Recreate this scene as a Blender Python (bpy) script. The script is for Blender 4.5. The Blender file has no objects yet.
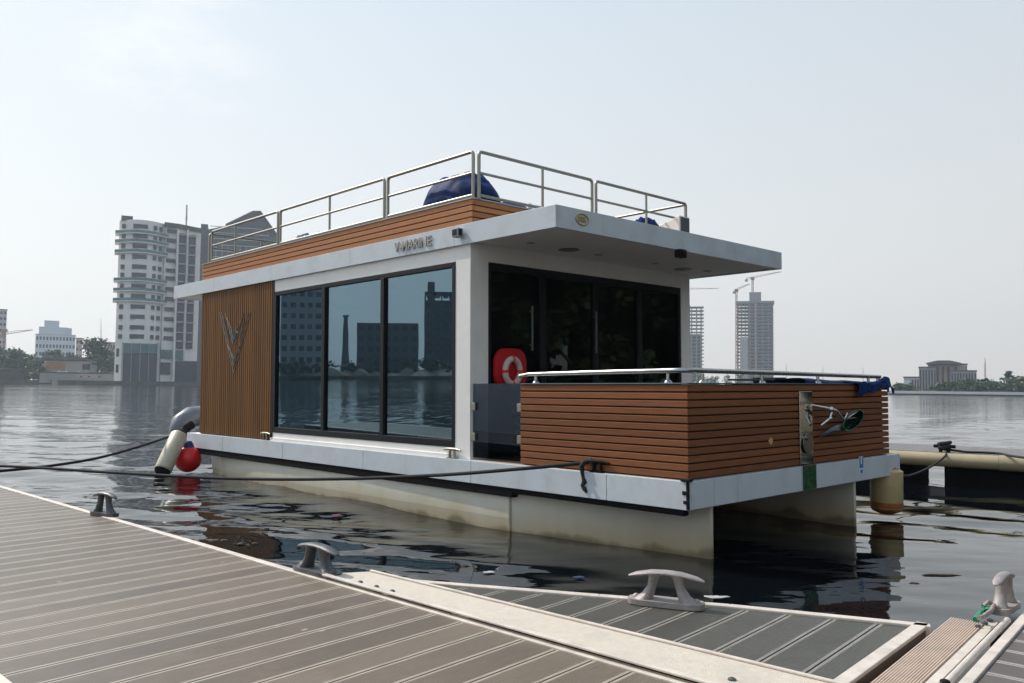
import bpy, bmesh, math, random
import numpy as np
from mathutils import Vector, Matrix
random.seed(7); rng = np.random.default_rng(7)
R = math.radians
scn = bpy.context.scene; COL = scn.collection

# ------------------------------------------------------------------ camera model
F, CX, CY = 843.0, 512.0, 341.5
H = 1.6                                             # eye height above the water
PITCH = math.atan(44.5 / F); ROLL = R(0.7)
Rp = Matrix(((1, 0, 0), (0, math.cos(PITCH), -math.sin(PITCH)), (0, math.sin(PITCH), math.cos(PITCH))))
Rr = Matrix(((math.cos(ROLL), 0, -math.sin(ROLL)), (0, 1, 0), (math.sin(ROLL), 0, math.cos(ROLL))))
A = Rp @ Rr @ Rp.transposed()                       # the moored boat heels by this much
EYE = Vector((0, 0, H))
def uray(px): return Rp @ Vector(((px[0] - CX) / F, 1, -(px[1] - CY) / F))
def wray(px): return A @ uray(px)
def ground(px, z):
    r = wray(px); return EYE + r * ((z - H) / r.z)
def at(px, depth):
    r = wray(px); return EYE + r * (depth / r.y)
D1 = Vector((-799, 844.2, 0)).normalized()          # along the boat, bow to stern
D2 = Vector((844.2, 799, 0)).normalized()           # across the boat
OB = uray((688, 482)); OB = OB * (7.6 / OB.y)       # near deck corner, from the eye
MB_ = A @ Matrix((( -D1.x, D2.x, 0), (-D1.y, D2.y, 0), (0, 0, 1)))
BOAT = Matrix.Translation(EYE + A @ OB) @ MB_.to_4x4()
def _uvw(q): q = q - OB; return Vector((-q.dot(D1), q.dot(D2), q.z))
def onside(px, v):
    r = uray(px); return _uvw(r * ((OB.dot(D2) + v) / r.dot(D2)))
def onfront(px, u):
    r = uray(px); return _uvw(r * ((OB.dot(D1) + u) / r.dot(D1)))
def onlevel(px, w):
    r = uray(px); return _uvw(r * ((OB.z + w) / r.z))
def P(u, v, w): return Vector((-u, v, w))
I4 = Matrix.Identity(4)

# ------------------------------------------------------------------ materials
def mat(name, col, rough=0.6, metal=0.0, var=0.0, vscale=6.0, bump=0.0, bscale=40.0, spec=0.5, stretch=(1, 1, 1), dirt=None, dscale=1.5, damt=0.5, coat=0):
    m = bpy.data.materials.new(name); m.use_nodes = True
    nt = m.node_tree; b = nt.nodes['Principled BSDF']
    b.inputs['Base Color'].default_value = (*col, 1); b.inputs['Roughness'].default_value = rough
    b.inputs['Metallic'].default_value = metal; b.inputs['Specular IOR Level'].default_value = spec
    b.inputs['Coat Weight'].default_value = coat
    N, L = nt.nodes.new, nt.links.new
    if var or bump or dirt:
        tc = N('ShaderNodeTexCoord'); mp = N('ShaderNodeMapping'); mp.inputs['Scale'].default_value = stretch
        L(tc.outputs['Object'], mp.inputs['Vector'])
    if var or dirt:
        n = N('ShaderNodeTexNoise'); n.inputs['Scale'].default_value = vscale; n.inputs['Detail'].default_value = 8; n.inputs['Roughness'].default_value = .65
        L(mp.outputs[0], n.inputs['Vector'])
        r = N('ShaderNodeValToRGB'); r.color_ramp.elements[0].position = .3; r.color_ramp.elements[1].position = .7
        r.color_ramp.elements[0].color = (*[c * (1 - var) for c in col], 1); r.color_ramp.elements[1].color = (*[min(1, c * (1 + var)) for c in col], 1)
        L(n.outputs['Fac'], r.inputs['Fac']); out = r.outputs['Color']
        if dirt:
            n2 = N('ShaderNodeTexNoise'); n2.inputs['Scale'].default_value = dscale; n2.inputs['Detail'].default_value = 10; n2.inputs['Roughness'].default_value = .7
            L(mp.outputs[0], n2.inputs['Vector'])
            r2 = N('ShaderNodeValToRGB'); r2.color_ramp.elements[0].position = .5; r2.color_ramp.elements[1].position = .72
            r2.color_ramp.elements[0].color = (0, 0, 0, 1); r2.color_ramp.elements[1].color = (damt, damt, damt, 1)
            L(n2.outputs['Fac'], r2.inputs['Fac'])
            mx = N('ShaderNodeMix'); mx.data_type = 'RGBA'; L(r2.outputs['Color'], mx.inputs['Factor']); L(out, mx.inputs['A']); mx.inputs['B'].default_value = (*dirt, 1); out = mx.outputs['Result']
        L(out, b.inputs['Base Color'])
        rr = N('ShaderNodeMapRange'); rr.inputs['To Min'].default_value = max(.02, rough - .1); rr.inputs['To Max'].default_value = min(1, rough + .12)
        L(n.outputs['Fac'], rr.inputs['Value']); L(rr.outputs[0], b.inputs['Roughness'])
    if name.startswith('wood'):
        ge = N('ShaderNodeNewGeometry'); hv = N('ShaderNodeHueSaturation'); v_ = N('ShaderNodeMapRange'); v_.inputs['To Min'].default_value = .80; v_.inputs['To Max'].default_value = 1.2
        L(ge.outputs['Random Per Island'], v_.inputs['Value']); L(v_.outputs[0], hv.inputs['Value']); L(b.inputs['Base Color'].links[0].from_socket, hv.inputs['Color']); L(hv.outputs[0], b.inputs['Base Color'])
    if bump:
        n3 = N('ShaderNodeTexNoise'); n3.inputs['Scale'].default_value = bscale; n3.inputs['Detail'].default_value = 5
        L(mp.outputs[0], n3.inputs['Vector'])
        bp = N('ShaderNodeBump'); bp.inputs['Strength'].default_value = bump; bp.inputs['Distance'].default_value = .01
        L(n3.outputs['Fac'], bp.inputs['Height']); L(bp.outputs[0], b.inputs['Normal'])
    return m
M = {}
M['acp'] = mat('alu_panel', (.56, .61, .64), .32, 0, .05, 2.5, .04, 3, dirt=(.3, .29, .26), dscale=2.2, damt=.35)
M['white'] = mat('white_paint', (.82, .80, .755), .45, 0, .03, 3, dirt=(.5, .48, .42), dscale=2, damt=.25)
M['soffit'] = mat('soffit_board', (.80, .775, .73), .6, 0, .04, 2)
M['hull'] = mat('hull_gelcoat', (.64, .62, .52), .4, 0, .06, 3)
M['composite'] = mat('wood_composite', (.212, .079, .031), .6, 0, .18, 7, .15, 60, spec=.2, stretch=(.6, .6, 9), dirt=(.13, .05, .025), dscale=3, damt=.4)
M['composite_v'] = mat('wood_composite_upright', (.165, .072, .019), .6, 0, .2, 9, .12, 60, spec=.2, stretch=(7, 7, .4))
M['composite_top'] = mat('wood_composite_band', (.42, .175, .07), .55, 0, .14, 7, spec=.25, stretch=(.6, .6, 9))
M['teak'] = mat('deck_boards', (.42, .33, .24), .6, 0, .2, 8, stretch=(1, 10, 1))
M['groove'] = mat('groove_backing', (.045, .024, .015), .8)
M['black'] = mat('black_rubber', (.009, .009, .010), .75, 0, .3, 10, spec=.15)
M['frame'] = mat('dark_window_frame', (.010, .011, .014), .5, spec=.2)
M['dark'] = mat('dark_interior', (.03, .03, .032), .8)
M['steel'] = mat('stainless_steel', (.33, .31, .26), .42, 1, .08, 8)
M['satin'] = mat('satin_steel', (.40, .40, .39), .25, 1, .08, 8)
M['chrome'] = mat('mirror_steel', (.55, .55, .53), .05, 1)
M['alu'] = mat('weathered_aluminium', (.30, .265, .25), .55, .2, .25, 14, .25, 60)
M['lead'] = mat('grey_cast_metal', (.10, .10, .105), .45, .4, .3, 14, .3, 60)
M['alu_strip'] = mat('pale_edge_strip', (.60, .53, .455), .5, .1, .15, 9, dirt=(.3, .28, .25), dscale=4, damt=.5)
M['cream_plate'] = mat('cream_grip_plate', (.56, .50, .41), .6, 0, .08, 30, .5, 220, dirt=(.36, .33, .28), dscale=3, damt=.5)
M['tread'] = mat('ribbed_tread_plate', (.54, .42, .335), .6, 0, .1, 12, dirt=(.3, .26, .22), dscale=4, damt=.5)
M['float'] = mat('black_float', (.007, .007, .008), .8, 0, .4, 5, spec=.1)
M['cream_pipe'] = mat('cream_fender_pipe', (.38, .32, .19), .42, 0, .12, 4, dirt=(.2, .17, .1), dscale=2, damt=.5)
M['rope'] = mat('black_rope', (.016, .016, .018), .8, 0, .5, 60, .8, 120)
M['green_rope'] = mat('green_rope', (.02, .22, .12), .8, 0, .4, 40, .6, 90)
M['red'] = mat('red_vinyl', (.72, .018, .020), .35, 0, .12, 6)
M['red_cover'] = mat('red_cover', (.42, .008, .014), .6, 0, .1, 6, spec=.2)
M['ringwhite'] = mat('white_ring', (.72, .66, .58), .5)
M['ringdim'] = mat('dimmed_ring', (.55, .46, .40), .6)  # ring and red cover darkened in colour, as if dimmed behind glass
M['cream'] = mat('cream_vinyl', (.60, .56, .42), .4, 0, .08, 6, dirt=(.33, .28, .18), dscale=5, damt=.5)
M['greytube'] = mat('grey_inflatable', (.13, .15, .18), .35, 0, .08, 5)
M['tarp'] = mat('blue_tarpaulin', (.005, .024, .10), .65, 0, .3, 5, .5, 9, spec=.12)
M['silver_tarp'] = mat('silver_sheet', (.45, .47, .50), .35, .3, .2, 7, .8, 12)
M['leaf'] = mat('leaf', (.05, .09, .028), .6, 0, .45, .35)
M['leaf2'] = mat('leaf_olive', (.065, .085, .03), .6, 0, .45, .3)
M['leaf3'] = mat('leaf_dark', (.03, .06, .025), .6, 0, .4, .3)
M['bark'] = mat('bark', (.10, .075, .055), .9, 0, .3, 3)
M['concrete'] = mat('concrete', (.34, .33, .31), .85, 0, .12, .15)
M['concrete_raw'] = mat('raw_concrete', (.27, .27, .27), .9, 0, .15, .2)
M['bwhite'] = mat('white_render', (.77, .76, .74), .8, 0, .05, .1)
M['bgrey'] = mat('grey_render', (.40, .40, .40), .8, 0, .06, .1)
M['bpink'] = mat('pinkish_render', (.46, .37, .33), .8, 0, .06, .1)
M['bblue'] = mat('pale_blue_cladding', (.48, .55, .62), .5, 0, .06, .1)
M['bwin'] = mat('building_glass', (.018, .028, .04), .12, 0, .3, .4)
M['bteal'] = mat('teal_glass', (.05, .15, .16), .2, 0, .15, .3)
M['bdark'] = mat('dark_curtain_wall', (.025, .033, .05), .2, 0, .2, .2)
M['roofdark'] = mat('dark_roofing', (.10, .095, .095), .8, 0, .2, .3)
M['sand'] = mat('sandy_bank', (.30, .24, .16), .95, 0, .3, .2)
M['seawall'] = mat('dark_seawall', (.09, .085, .075), .9, 0, .4, .3)
M['land'] = mat('land', (.16, .14, .10), .95, 0, .3, .05)
M['carwhite'] = mat('white_car_paint', (.72, .72, .72), .3)
M['cardark'] = mat('dark_car_paint', (.05, .06, .08), .3)
M['carsilver'] = mat('silver_car_paint', (.45, .46, .48), .3, .4)
M['rust'] = mat('shutter_ochre', (.36, .19, .06), .7, 0, .2, .5)
M['crane'] = mat('crane_steel', (.30, .16, .09), .6)
M['gold'] = mat('gold_badge', (.45, .36, .16), .35, .6)
M['sticker'] = mat('blue_sticker', (.03, .16, .42), .5)
M['stickerwhite'] = mat('white_sticker', (.7, .72, .74), .5)
M['gunmetal'] = mat('gunmetal_trim', (.10, .115, .12), .35, .6)
M['letter'] = mat('steel_letters', (.36, .33, .30), .4, .3)
M['emblem'] = mat('emblem_enamel', (.03, .045, .045), .6, spec=.2)
M['scum'] = mat('brown_debris', (.10, .065, .035), .8, 0, .5, 20, .5, 40)
M['pot'] = mat('pale_pot', (.42, .42, .30), .7)
M['plant'] = mat('house_plant', (.012, .03, .015), .5)

def hull_stain(m):                                   # ochre tide stain along the waterline: real dirt on the gelcoat
    nt = m.node_tree; N, L = nt.nodes.new, nt.links.new; b = nt.nodes['Principled BSDF']
    old = b.inputs['Base Color'].links[0].from_socket
    tc = N('ShaderNodeTexCoord'); s = N('ShaderNodeSeparateXYZ'); L(tc.outputs['Object'], s.inputs[0])
    n = N('ShaderNodeTexNoise'); n.inputs['Scale'].default_value = 2.2; n.inputs['Detail'].default_value = 8
    mp = N('ShaderNodeMapping'); mp.inputs['Scale'].default_value = (1.2, 1, .4); L(tc.outputs['Object'], mp.inputs[0]); L(mp.outputs[0], n.inputs['Vector'])
    a = N('ShaderNodeMath'); a.operation = 'MULTIPLY_ADD'; a.inputs[1].default_value = .30; L(n.outputs['Fac'], a.inputs[0]); L(s.outputs['Z'], a.inputs[2])
    r = N('ShaderNodeMapRange'); r.inputs['From Min'].default_value = -.58; r.inputs['From Max'].default_value = -.30; r.inputs['To Min'].default_value = .62; r.inputs['To Max'].default_value = 0
    L(a.outputs[0], r.inputs['Value'])
    mx = N('ShaderNodeMix'); mx.data_type = 'RGBA'; L(r.outputs[0], mx.inputs['Factor']); L(old, mx.inputs['A']); mx.inputs['B'].default_value = (.40, .27, .085, 1)
    r3 = N('ShaderNodeMapRange'); r3.inputs['From Min'].default_value = -.60; r3.inputs['From Max'].default_value = -.54; r3.inputs['To Min'].default_value = .6; r3.inputs['To Max'].default_value = 0
    L(a.outputs[0], r3.inputs['Value'])
    mx2 = N('ShaderNodeMix'); mx2.data_type = 'RGBA'; L(r3.outputs[0], mx2.inputs['Factor']); L(mx.outputs['Result'], mx2.inputs['A']); mx2.inputs['B'].default_value = (.07, .05, .02, 1)
    L(mx2.outputs['Result'], b.inputs['Base Color'])
hull_stain(M['hull'])

def glass(name, tint, refl, fac0, fac1, rough=.0):   # coated solar glass: part see-through, part mirror
    m = bpy.data.materials.new(name); m.use_nodes = True; nt = m.node_tree; nt.nodes.clear(); N, L = nt.nodes.new, nt.links.new
    o = N('ShaderNodeOutputMaterial'); t = N('ShaderNodeBsdfTransparent'); t.inputs['Color'].default_value = (*tint, 1)
    g = N('ShaderNodeBsdfGlossy'); g.inputs['Color'].default_value = (*refl, 1); g.inputs['Roughness'].default_value = rough
    lw = N('ShaderNodeLayerWeight'); lw.inputs['Blend'].default_value = .3
    mr = N('ShaderNodeMapRange'); mr.inputs['To Min'].default_value = fac0; mr.inputs['To Max'].default_value = fac1; L(lw.outputs['Fresnel'], mr.inputs['Value'])
    tcg = N('ShaderNodeTexCoord'); ng = N('ShaderNodeTexNoise'); ng.inputs['Scale'].default_value = .9; ng.inputs['Detail'].default_value = 2; L(tcg.outputs['Object'], ng.inputs['Vector'])
    bg_ = N('ShaderNodeBump'); bg_.inputs['Strength'].default_value = 1; bg_.inputs['Distance'].default_value = .0005; L(ng.outputs['Fac'], bg_.inputs['Height']); L(bg_.outputs[0], g.inputs['Normal'])
    mx = N('ShaderNodeMixShader'); L(mr.outputs[0], mx.inputs[0]); L(t.outputs[0], mx.inputs[1]); L(g.outputs[0], mx.inputs[2]); L(mx.outputs[0], o.inputs['Surface'])
    return m
M['glass'] = glass('solar_glass', (.40, .45, .47), (.45, .65, .77), .30, .72)
M['glass_dark'] = glass('smoked_glass', (.30, .31, .32), (.42, .48, .5), .05, .45)
M['glass_gate'] = glass('tinted_gate_glass', (.38, .41, .46), (.35, .42, .5), .05, .45)

def plank_mat(name, c0, c1, pitch, light, axis=1, rib=True):   # composite board: dark grooved middle, two pale ribs along its edges
    m = bpy.data.materials.new(name); m.use_nodes = True; nt = m.node_tree; b = nt.nodes['Principled BSDF']; N, L = nt.nodes.new, nt.links.new
    def math_(op, a, bb=None, cc=None):
        n = N('ShaderNodeMath'); n.operation = op
        for i, x in enumerate((a, bb, cc)):
            if x is None: continue
            if isinstance(x, (int, float)): n.inputs[i].default_value = x
            else: L(x, n.inputs[i])
        return n.outputs[0]
    tc = N('ShaderNodeTexCoord'); s = N('ShaderNodeSeparateXYZ'); L(tc.outputs['Object'], s.inputs[0])
    y = s.outputs['XYZ'[axis]]
    fr = math_('FRACT', math_('DIVIDE', y, pitch))
    d = math_('MINIMUM', fr, math_('SUBTRACT', 1.0, fr))            # 0 at the joint, .5 mid board
    dm = math_('MULTIPLY', d, pitch)
    on = math_('MULTIPLY', math_('GREATER_THAN', dm, .004), math_('LESS_THAN', dm, .019))
    n1 = N('ShaderNodeTexNoise'); n1.inputs['Scale'].default_value = 1.1; n1.inputs['Detail'].default_value = 10; n1.inputs['Roughness'].default_value = .7; L(tc.outputs['Object'], n1.inputs['Vector'])
    mp = N('ShaderNodeMapping'); mp.inputs['Scale'].default_value = (3, 40, 1) if axis == 1 else (40, 3, 1); L(tc.outputs['Object'], mp.inputs[0])
    n2 = N('ShaderNodeTexNoise'); n2.inputs['Scale'].default_value = 2.5; n2.inputs['Detail'].default_value = 8; L(mp.outputs[0], n2.inputs['Vector'])
    wn = N('ShaderNodeTexWhiteNoise'); wn.noise_dimensions = '1D'; L(math_('FLOOR', math_('DIVIDE', y, pitch)), wn.inputs['W'])
    f = math_('ADD', math_('MULTIPLY', n1.outputs['Fac'], .55), math_('ADD', math_('MULTIPLY', n2.outputs['Fac'], .35), math_('MULTIPLY', wn.outputs['Value'], .20)))
    r = N('ShaderNodeValToRGB'); r.color_ramp.elements[0].position = .35; r.color_ramp.elements[1].position = .75
    r.color_ramp.elements[0].color = (*c0, 1); r.color_ramp.elements[1].color = (*c1, 1); L(f, r.inputs['Fac'])
    mx = N('ShaderNodeMix'); mx.data_type = 'RGBA'; L(on, mx.inputs['Factor']); L(r.outputs['Color'], mx.inputs['A'])
    r2 = N('ShaderNodeValToRGB'); r2.color_ramp.elements[0].position = .3; r2.color_ramp.elements[1].position = .6
    r2.color_ramp.elements[0].color = (*[x * .62 for x in light], 1); r2.color_ramp.elements[1].color = (*light, 1); L(n2.outputs['Fac'], r2.inputs['Fac'])
    L(r2.outputs['Color'], mx.inputs['B'])
    vo = N('ShaderNodeTexVoronoi'); vo.inputs['Scale'].default_value = 5.5; vo.inputs['Randomness'].default_value = 1; L(tc.outputs['Object'], vo.inputs['Vector'])
    spot = math_('LESS_THAN', vo.outputs['Distance'], math_('MULTIPLY', math_('GREATER_THAN', n1.outputs['Fac'], .58), .035))
    mx3 = N('ShaderNodeMix'); mx3.data_type = 'RGBA'; L(math_('MULTIPLY', spot, .7), mx3.inputs['Factor']); L(mx.outputs['Result'], mx3.inputs['A']); mx3.inputs['B'].default_value = (.035, .03, .028, 1)
    v2 = N('ShaderNodeTexVoronoi'); v2.inputs['Scale'].default_value = 2.3; mp2 = N('ShaderNodeMapping'); mp2.inputs['Scale'].default_value = (1, 1.5, 1); mp2.inputs['Location'].default_value = (3.3, 1.7, 0); L(tc.outputs['Object'], mp2.inputs[0]); L(mp2.outputs[0], v2.inputs['Vector'])
    n4 = N('ShaderNodeTexNoise'); n4.inputs['Scale'].default_value = 30; L(tc.outputs['Object'], n4.inputs['Vector'])
    lime = math_('LESS_THAN', math_('ADD', v2.outputs['Distance'], math_('MULTIPLY', n4.outputs['Fac'], .05)), .062)
    n5 = N('ShaderNodeTexNoise'); n5.inputs['Scale'].default_value = 1.4; n5.inputs['Detail'].default_value = 12; n5.inputs['Roughness'].default_value = .75; mp3 = N('ShaderNodeMapping'); mp3.inputs['Location'].default_value = (7, 2, 0); L(tc.outputs['Object'], mp3.inputs[0]); L(mp3.outputs[0], n5.inputs['Vector'])
    scuff = N('ShaderNodeMapRange'); scuff.inputs['From Min'].default_value = .56; scuff.inputs['From Max'].default_value = .74; scuff.inputs['To Max'].default_value = .45; L(n5.outputs['Fac'], scuff.inputs['Value'])
    mx5 = N('ShaderNodeMix'); mx5.data_type = 'RGBA'; L(scuff.outputs[0], mx5.inputs['Factor']); L(mx3.outputs['Result'], mx5.inputs['A']); mx5.inputs['B'].default_value = (*[x * 1.35 for x in c1], 1)
    mx4 = N('ShaderNodeMix'); mx4.data_type = 'RGBA'; L(math_('MULTIPLY', lime, .6), mx4.inputs['Factor']); L(mx5.outputs['Result'], mx4.inputs['A']); mx4.inputs['B'].default_value = (.42, .41, .37, 1)
    L(mx4.outputs['Result'], b.inputs['Base Color'])
    b.inputs['Roughness'].default_value = .42; b.inputs['Specular IOR Level'].default_value = .5
    rib_h = math_('SINE', math_('MULTIPLY', y, 2 * math.pi / .0105))
    rib_h = math_('MULTIPLY', rib_h, math_('GREATER_THAN', dm, .022))
    hh = math_('ADD', math_('MULTIPLY', rib_h, .35), n2.outputs['Fac'])
    bp = N('ShaderNodeBump'); bp.inputs['Strength'].default_value = .55; bp.inputs['Distance'].default_value = .003; L(hh, bp.inputs['Height']); L(bp.outputs[0], b.inputs['Normal'])
    return m
M['planks'] = plank_mat('dock_boards', (.088, .068, .048), (.175, .138, .100), .2, (.37, .32, .25))
M['planks_grey'] = plank_mat('corner_boards', (.044, .043, .033), (.080, .076, .060), .2, (.25, .23, .195))

# ------------------------------------------------------------------ mesh builder
class MB:
    def __init__(s): s.v, s.f = [], []
    def add(s, vs, fs):
        o = len(s.v); s.v += [Vector(x) for x in vs]; s.f += [tuple(i + o for i in f) for f in fs]; return s
    def box(s, x0, x1, y0, y1, z0, z1):
        x0, x1 = min(x0, x1), max(x0, x1); y0, y1 = min(y0, y1), max(y0, y1); z0, z1 = min(z0, z1), max(z0, z1)
        vs = [(x, y, z) for z in (z0, z1) for y in (y0, y1) for x in (x0, x1)]
        return s.add(vs, [(0, 2, 3, 1), (4, 5, 7, 6), (0, 1, 5, 4), (2, 6, 7, 3), (0, 4, 6, 2), (1, 3, 7, 5)])
    def bb(s, u0, u1, v0, v1, w0, w1): return s.box(-u0, -u1, v0, v1, w0, w1)   # boat coordinates
    def prism(s, poly, z0, z1):
        n = len(poly); vs = [(p[0], p[1], z0) for p in poly] + [(p[0], p[1], z1) for p in poly]
        return s.add(vs, [tuple(range(n))[::-1], tuple(range(n, 2 * n))] + [(i, (i + 1) % n, n + (i + 1) % n, n + i) for i in range(n)])
    def tube(s, pts, r, seg=10, closed=False):
        pts = [Vector(p) for p in pts]; n = len(pts); rs = r if isinstance(r, (list, tuple)) else [r] * n
        rings = []; up = None
        for i, p in enumerate(pts):
            a = pts[i - 1] if (i > 0 or closed) else p; b = pts[(i + 1) % n] if (i < n - 1 or closed) else p
            t = (b - a).normalized()
            if up is None: up = Vector((0, 0, 1)) if abs(t.z) < .9 else Vector((1, 0, 0))
            x = t.cross(up)
            if x.length < 1e-4: x = t.cross(Vector((.3, 1, .2)))
            x.normalize(); y = x.cross(t).normalized(); up = y
            rings.append([p + x * math.cos(2 * math.pi * k / seg) * rs[i] + y * math.sin(2 * math.pi * k / seg) * rs[i] for k in range(seg)])
        vs = [q for rr in rings for q in rr]; fs = []
        for i in range(n if closed else n - 1):
            j = (i + 1) % n
            for k in range(seg): fs.append((i * seg + k, i * seg + (k + 1) % seg, j * seg + (k + 1) % seg, j * seg + k))
        if not closed: fs += [tuple(range(seg))[::-1], tuple(range((n - 1) * seg, n * seg))]
        return s.add(vs, fs)
    def lathe(s, base, axis, prof, seg=20):          # prof: (distance along axis, radius)
        base = Vector(base); axis = Vector(axis).normalized()
        return s.tube([base + axis * h for h, r in prof], [max(r, 1e-4) for h, r in prof], seg)
    def loft(s, rings, caps=True):
        n = len(rings[0]); vs = [q for r in rings for q in r]; fs = []
        for i in range(len(rings) - 1):
            for k in range(n): fs.append((i * n + k, i * n + (k + 1) % n, (i + 1) * n + (k + 1) % n, (i + 1) * n + k))
        if caps: fs += [tuple(range(n))[::-1], tuple(range((len(rings) - 1) * n, len(rings) * n))]
        return s.add(vs, fs)
    def ball(s, c, r, seg=20, rings=12, sq=(1, 1, 1)):
        c = Vector(c); vs = []; fs = []
        for i in range(rings + 1):
            a = math.pi * i / rings
            for k in range(seg):
                b = 2 * math.pi * k / seg; vs.append(c + Vector((math.sin(a) * math.cos(b) * sq[0], math.sin(a) * math.sin(b) * sq[1], math.cos(a) * sq[2])) * r)
        for i in range(rings):
            for k in range(seg): fs.append((i * seg + k, i * seg + (k + 1) % seg, (i + 1) * seg + (k + 1) % seg, (i + 1) * seg + k))
        return s.add(vs, fs)
    def build(s, name, m, parent=None, frame=I4, smooth=False, bevel=0, origin=None):
        if parent is not None: org = ORG[parent]
        else: org = Vector(origin) if origin is not None else sum(s.v, Vector()) / len(s.v)
        me = bpy.data.meshes.new(name); me.from_pydata([v - org for v in s.v], [], s.f); me.validate()
        bm = bmesh.new(); bm.from_mesh(me); bmesh.ops.remove_doubles(bm, verts=bm.verts, dist=1e-6); bmesh.ops.recalc_face_normals(bm, faces=bm.faces); bm.to_mesh(me); bm.free()
        for mm in (m if isinstance(m, (list, tuple)) else [m]): me.materials.append(mm)
        o = bpy.data.objects.new(name, me); COL.objects.link(o)
        if parent is not None: o.parent = parent
        else: o.matrix_world = frame @ Matrix.Translation(org)
        ORG[o] = org
        if smooth:
            for p in me.polygons: p.use_smooth = True
            e = o.modifiers.new('edge', 'EDGE_SPLIT'); e.split_angle = R(50)
        if bevel:
            b = o.modifiers.new('bevel', 'BEVEL'); b.width = bevel; b.segments = 2; b.limit_method = 'ANGLE'
        return o
ORG = {}
def tag(o, label=None, cat=None, group=None, kind=None):
    if label: o['label'] = label
    if cat: o['category'] = cat
    if group: o['group'] = group
    if kind: o['kind'] = kind
    return o
def thing(name, label, cat, origin=(0, 0, 0), frame=I4, group=None):
    o = bpy.data.objects.new(name, None); COL.objects.link(o); o.matrix_world = frame @ Matrix.Translation(Vector(origin)); o.empty_display_size = .2
    ORG[o] = Vector(origin); return tag(o, label, cat, group)
def arc(p0, pc, p1, r, n=5):                         # rounded corner between two straight tubes
    a = (p0 - pc).normalized(); b = (p1 - pc).normalized(); s = pc + a * r; e = pc + b * r
    return [s * (1 - t) ** 2 + pc * 2 * t * (1 - t) + e * t * t for t in [i / n for i in range(n + 1)]]
def copy_tree(o, parent=None):
    c = o.copy(); COL.objects.link(c)
    if parent is not None: c.parent = parent
    ORG[c] = ORG.get(o, Vector())
    for ch in list(o.children): copy_tree(ch, c)
    return c

# ================================================================== THE HOUSEBOAT
boat = thing('houseboat', 'white catamaran houseboat with brown slatted cladding, long side windows and a railed flat roof', 'houseboat', (0, 0, 0), BOAT)
L_, B_ = 11.0, 4.62
# hulls: full pontoons from amidships aft, thin skirts under the fore deck with a dark void between them
def hull(st, vo, vi, name, m, sgn):
    rings = []
    for u, t in st:
        a = vo + sgn * t; b = vi - sgn * (0 if u < 9.8 else (u - 9.8) * .35); bot = -1.15 + (0 if u < 9.8 else (u - 9.8) * .45)
        rings.append([P(u, a, -.262), P(u, a + sgn * .004, -.6), P(u, a + sgn * .06, bot), P(u, b - sgn * .06, bot), P(u, b, -.6), P(u, b, -.262)])
    return MB().loft(rings).build(name, m, boat, bevel=.01)
hull([(2.4, .055), (5.4, .03), (8.4, .05), (9.8, .12), (10.5, .26), (10.85, .5)], 0, 1.30, 'pontoon', M['hull'], 1)
hull([(2.4, .02), (5.4, .02), (8.4, .04), (9.8, .12), (10.5, .26), (10.85, .5)], 4.60, 3.48, 'pontoon', M['hull'], -1)
MB().loft([[P(u, v, -.262), P(u, v, -1.1), P(u, v + .05, -1.1), P(u, v + .05, -.262)] for u, v in ((.10, .50), (2.395, .085))]).build('bow_skirt', M['hull'], boat, bevel=.008)
MB().loft([[P(u, v, -.262), P(u, v, -1.1), P(u, v + .05, -1.1), P(u, v + .05, -.262)] for u, v in ((.08, 3.48), (2.395, 3.52))]).build('bow_skirt', M['hull'], boat, bevel=.008)
MB().bb(2.36, 2.395, .16, 3.51, -1.15, -.262).bb(2.36, 2.395, 3.58, 4.55, -1.15, -.262).build('dark_void_sheet', M['black'], boat)  # black sheet added to stand for the shade under the fore deck
MB().bb(2.30, 10.7, .012, .10, -.36, -.257).bb(.06, 2.30, .012, .10, -.315, -.257).build('shadow_gap_rail', M['float'], boat, bevel=.01)  # rail made deep and black to imitate the shadow gap below the edge
# deck slab with panelled edge
m = MB()
js = [0, .95, 2.98, 5.2, 7.4, 9.5, 11.0]
for a, b in zip(js[:-1], js[1:]): m.bb(a + .003, b - .003, 0, .05, -.256, 0).bb(a + .003, b - .003, B_ - .05, B_, -.256, 0)
fs = [.05, .42, .82, 2.07, 2.40, 3.75, 4.18, B_ - .05]
for a, b in zip(fs[:-1], fs[1:]): m.bb(0, .05, a + .003, b - .003, -.256, 0).bb(L_ - .05, L_, a + .003, b - .003, -.256, 0)
edge = m.build('deck_edge', M['acp'], boat, bevel=.004)
MB().bb(.048, L_ - .048, .048, B_ - .048, -.24, -.012).build('deck_core', M['groove'], boat)
MB().bb(.052, 3.05, .052, B_ - .052, -.010, .004).build('deck_floor', M['teak'], boat)
MB().bb(3.05, L_ - .052, .03, B_ - .052, -.010, -.002).build('side_deck', M['white'], boat)
MB().bb(-.004, .02, -.004, .02, -.25, -.001).bb(-.012, .06, -.008, -.001, -.12, -.085).bb(-.012, .05, -.008, -.001, -.20, -.17).bb(-.02, .07, -.02, .05, 0, .02).build('corner_bracket', M['black'], boat, bevel=.003)
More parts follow.
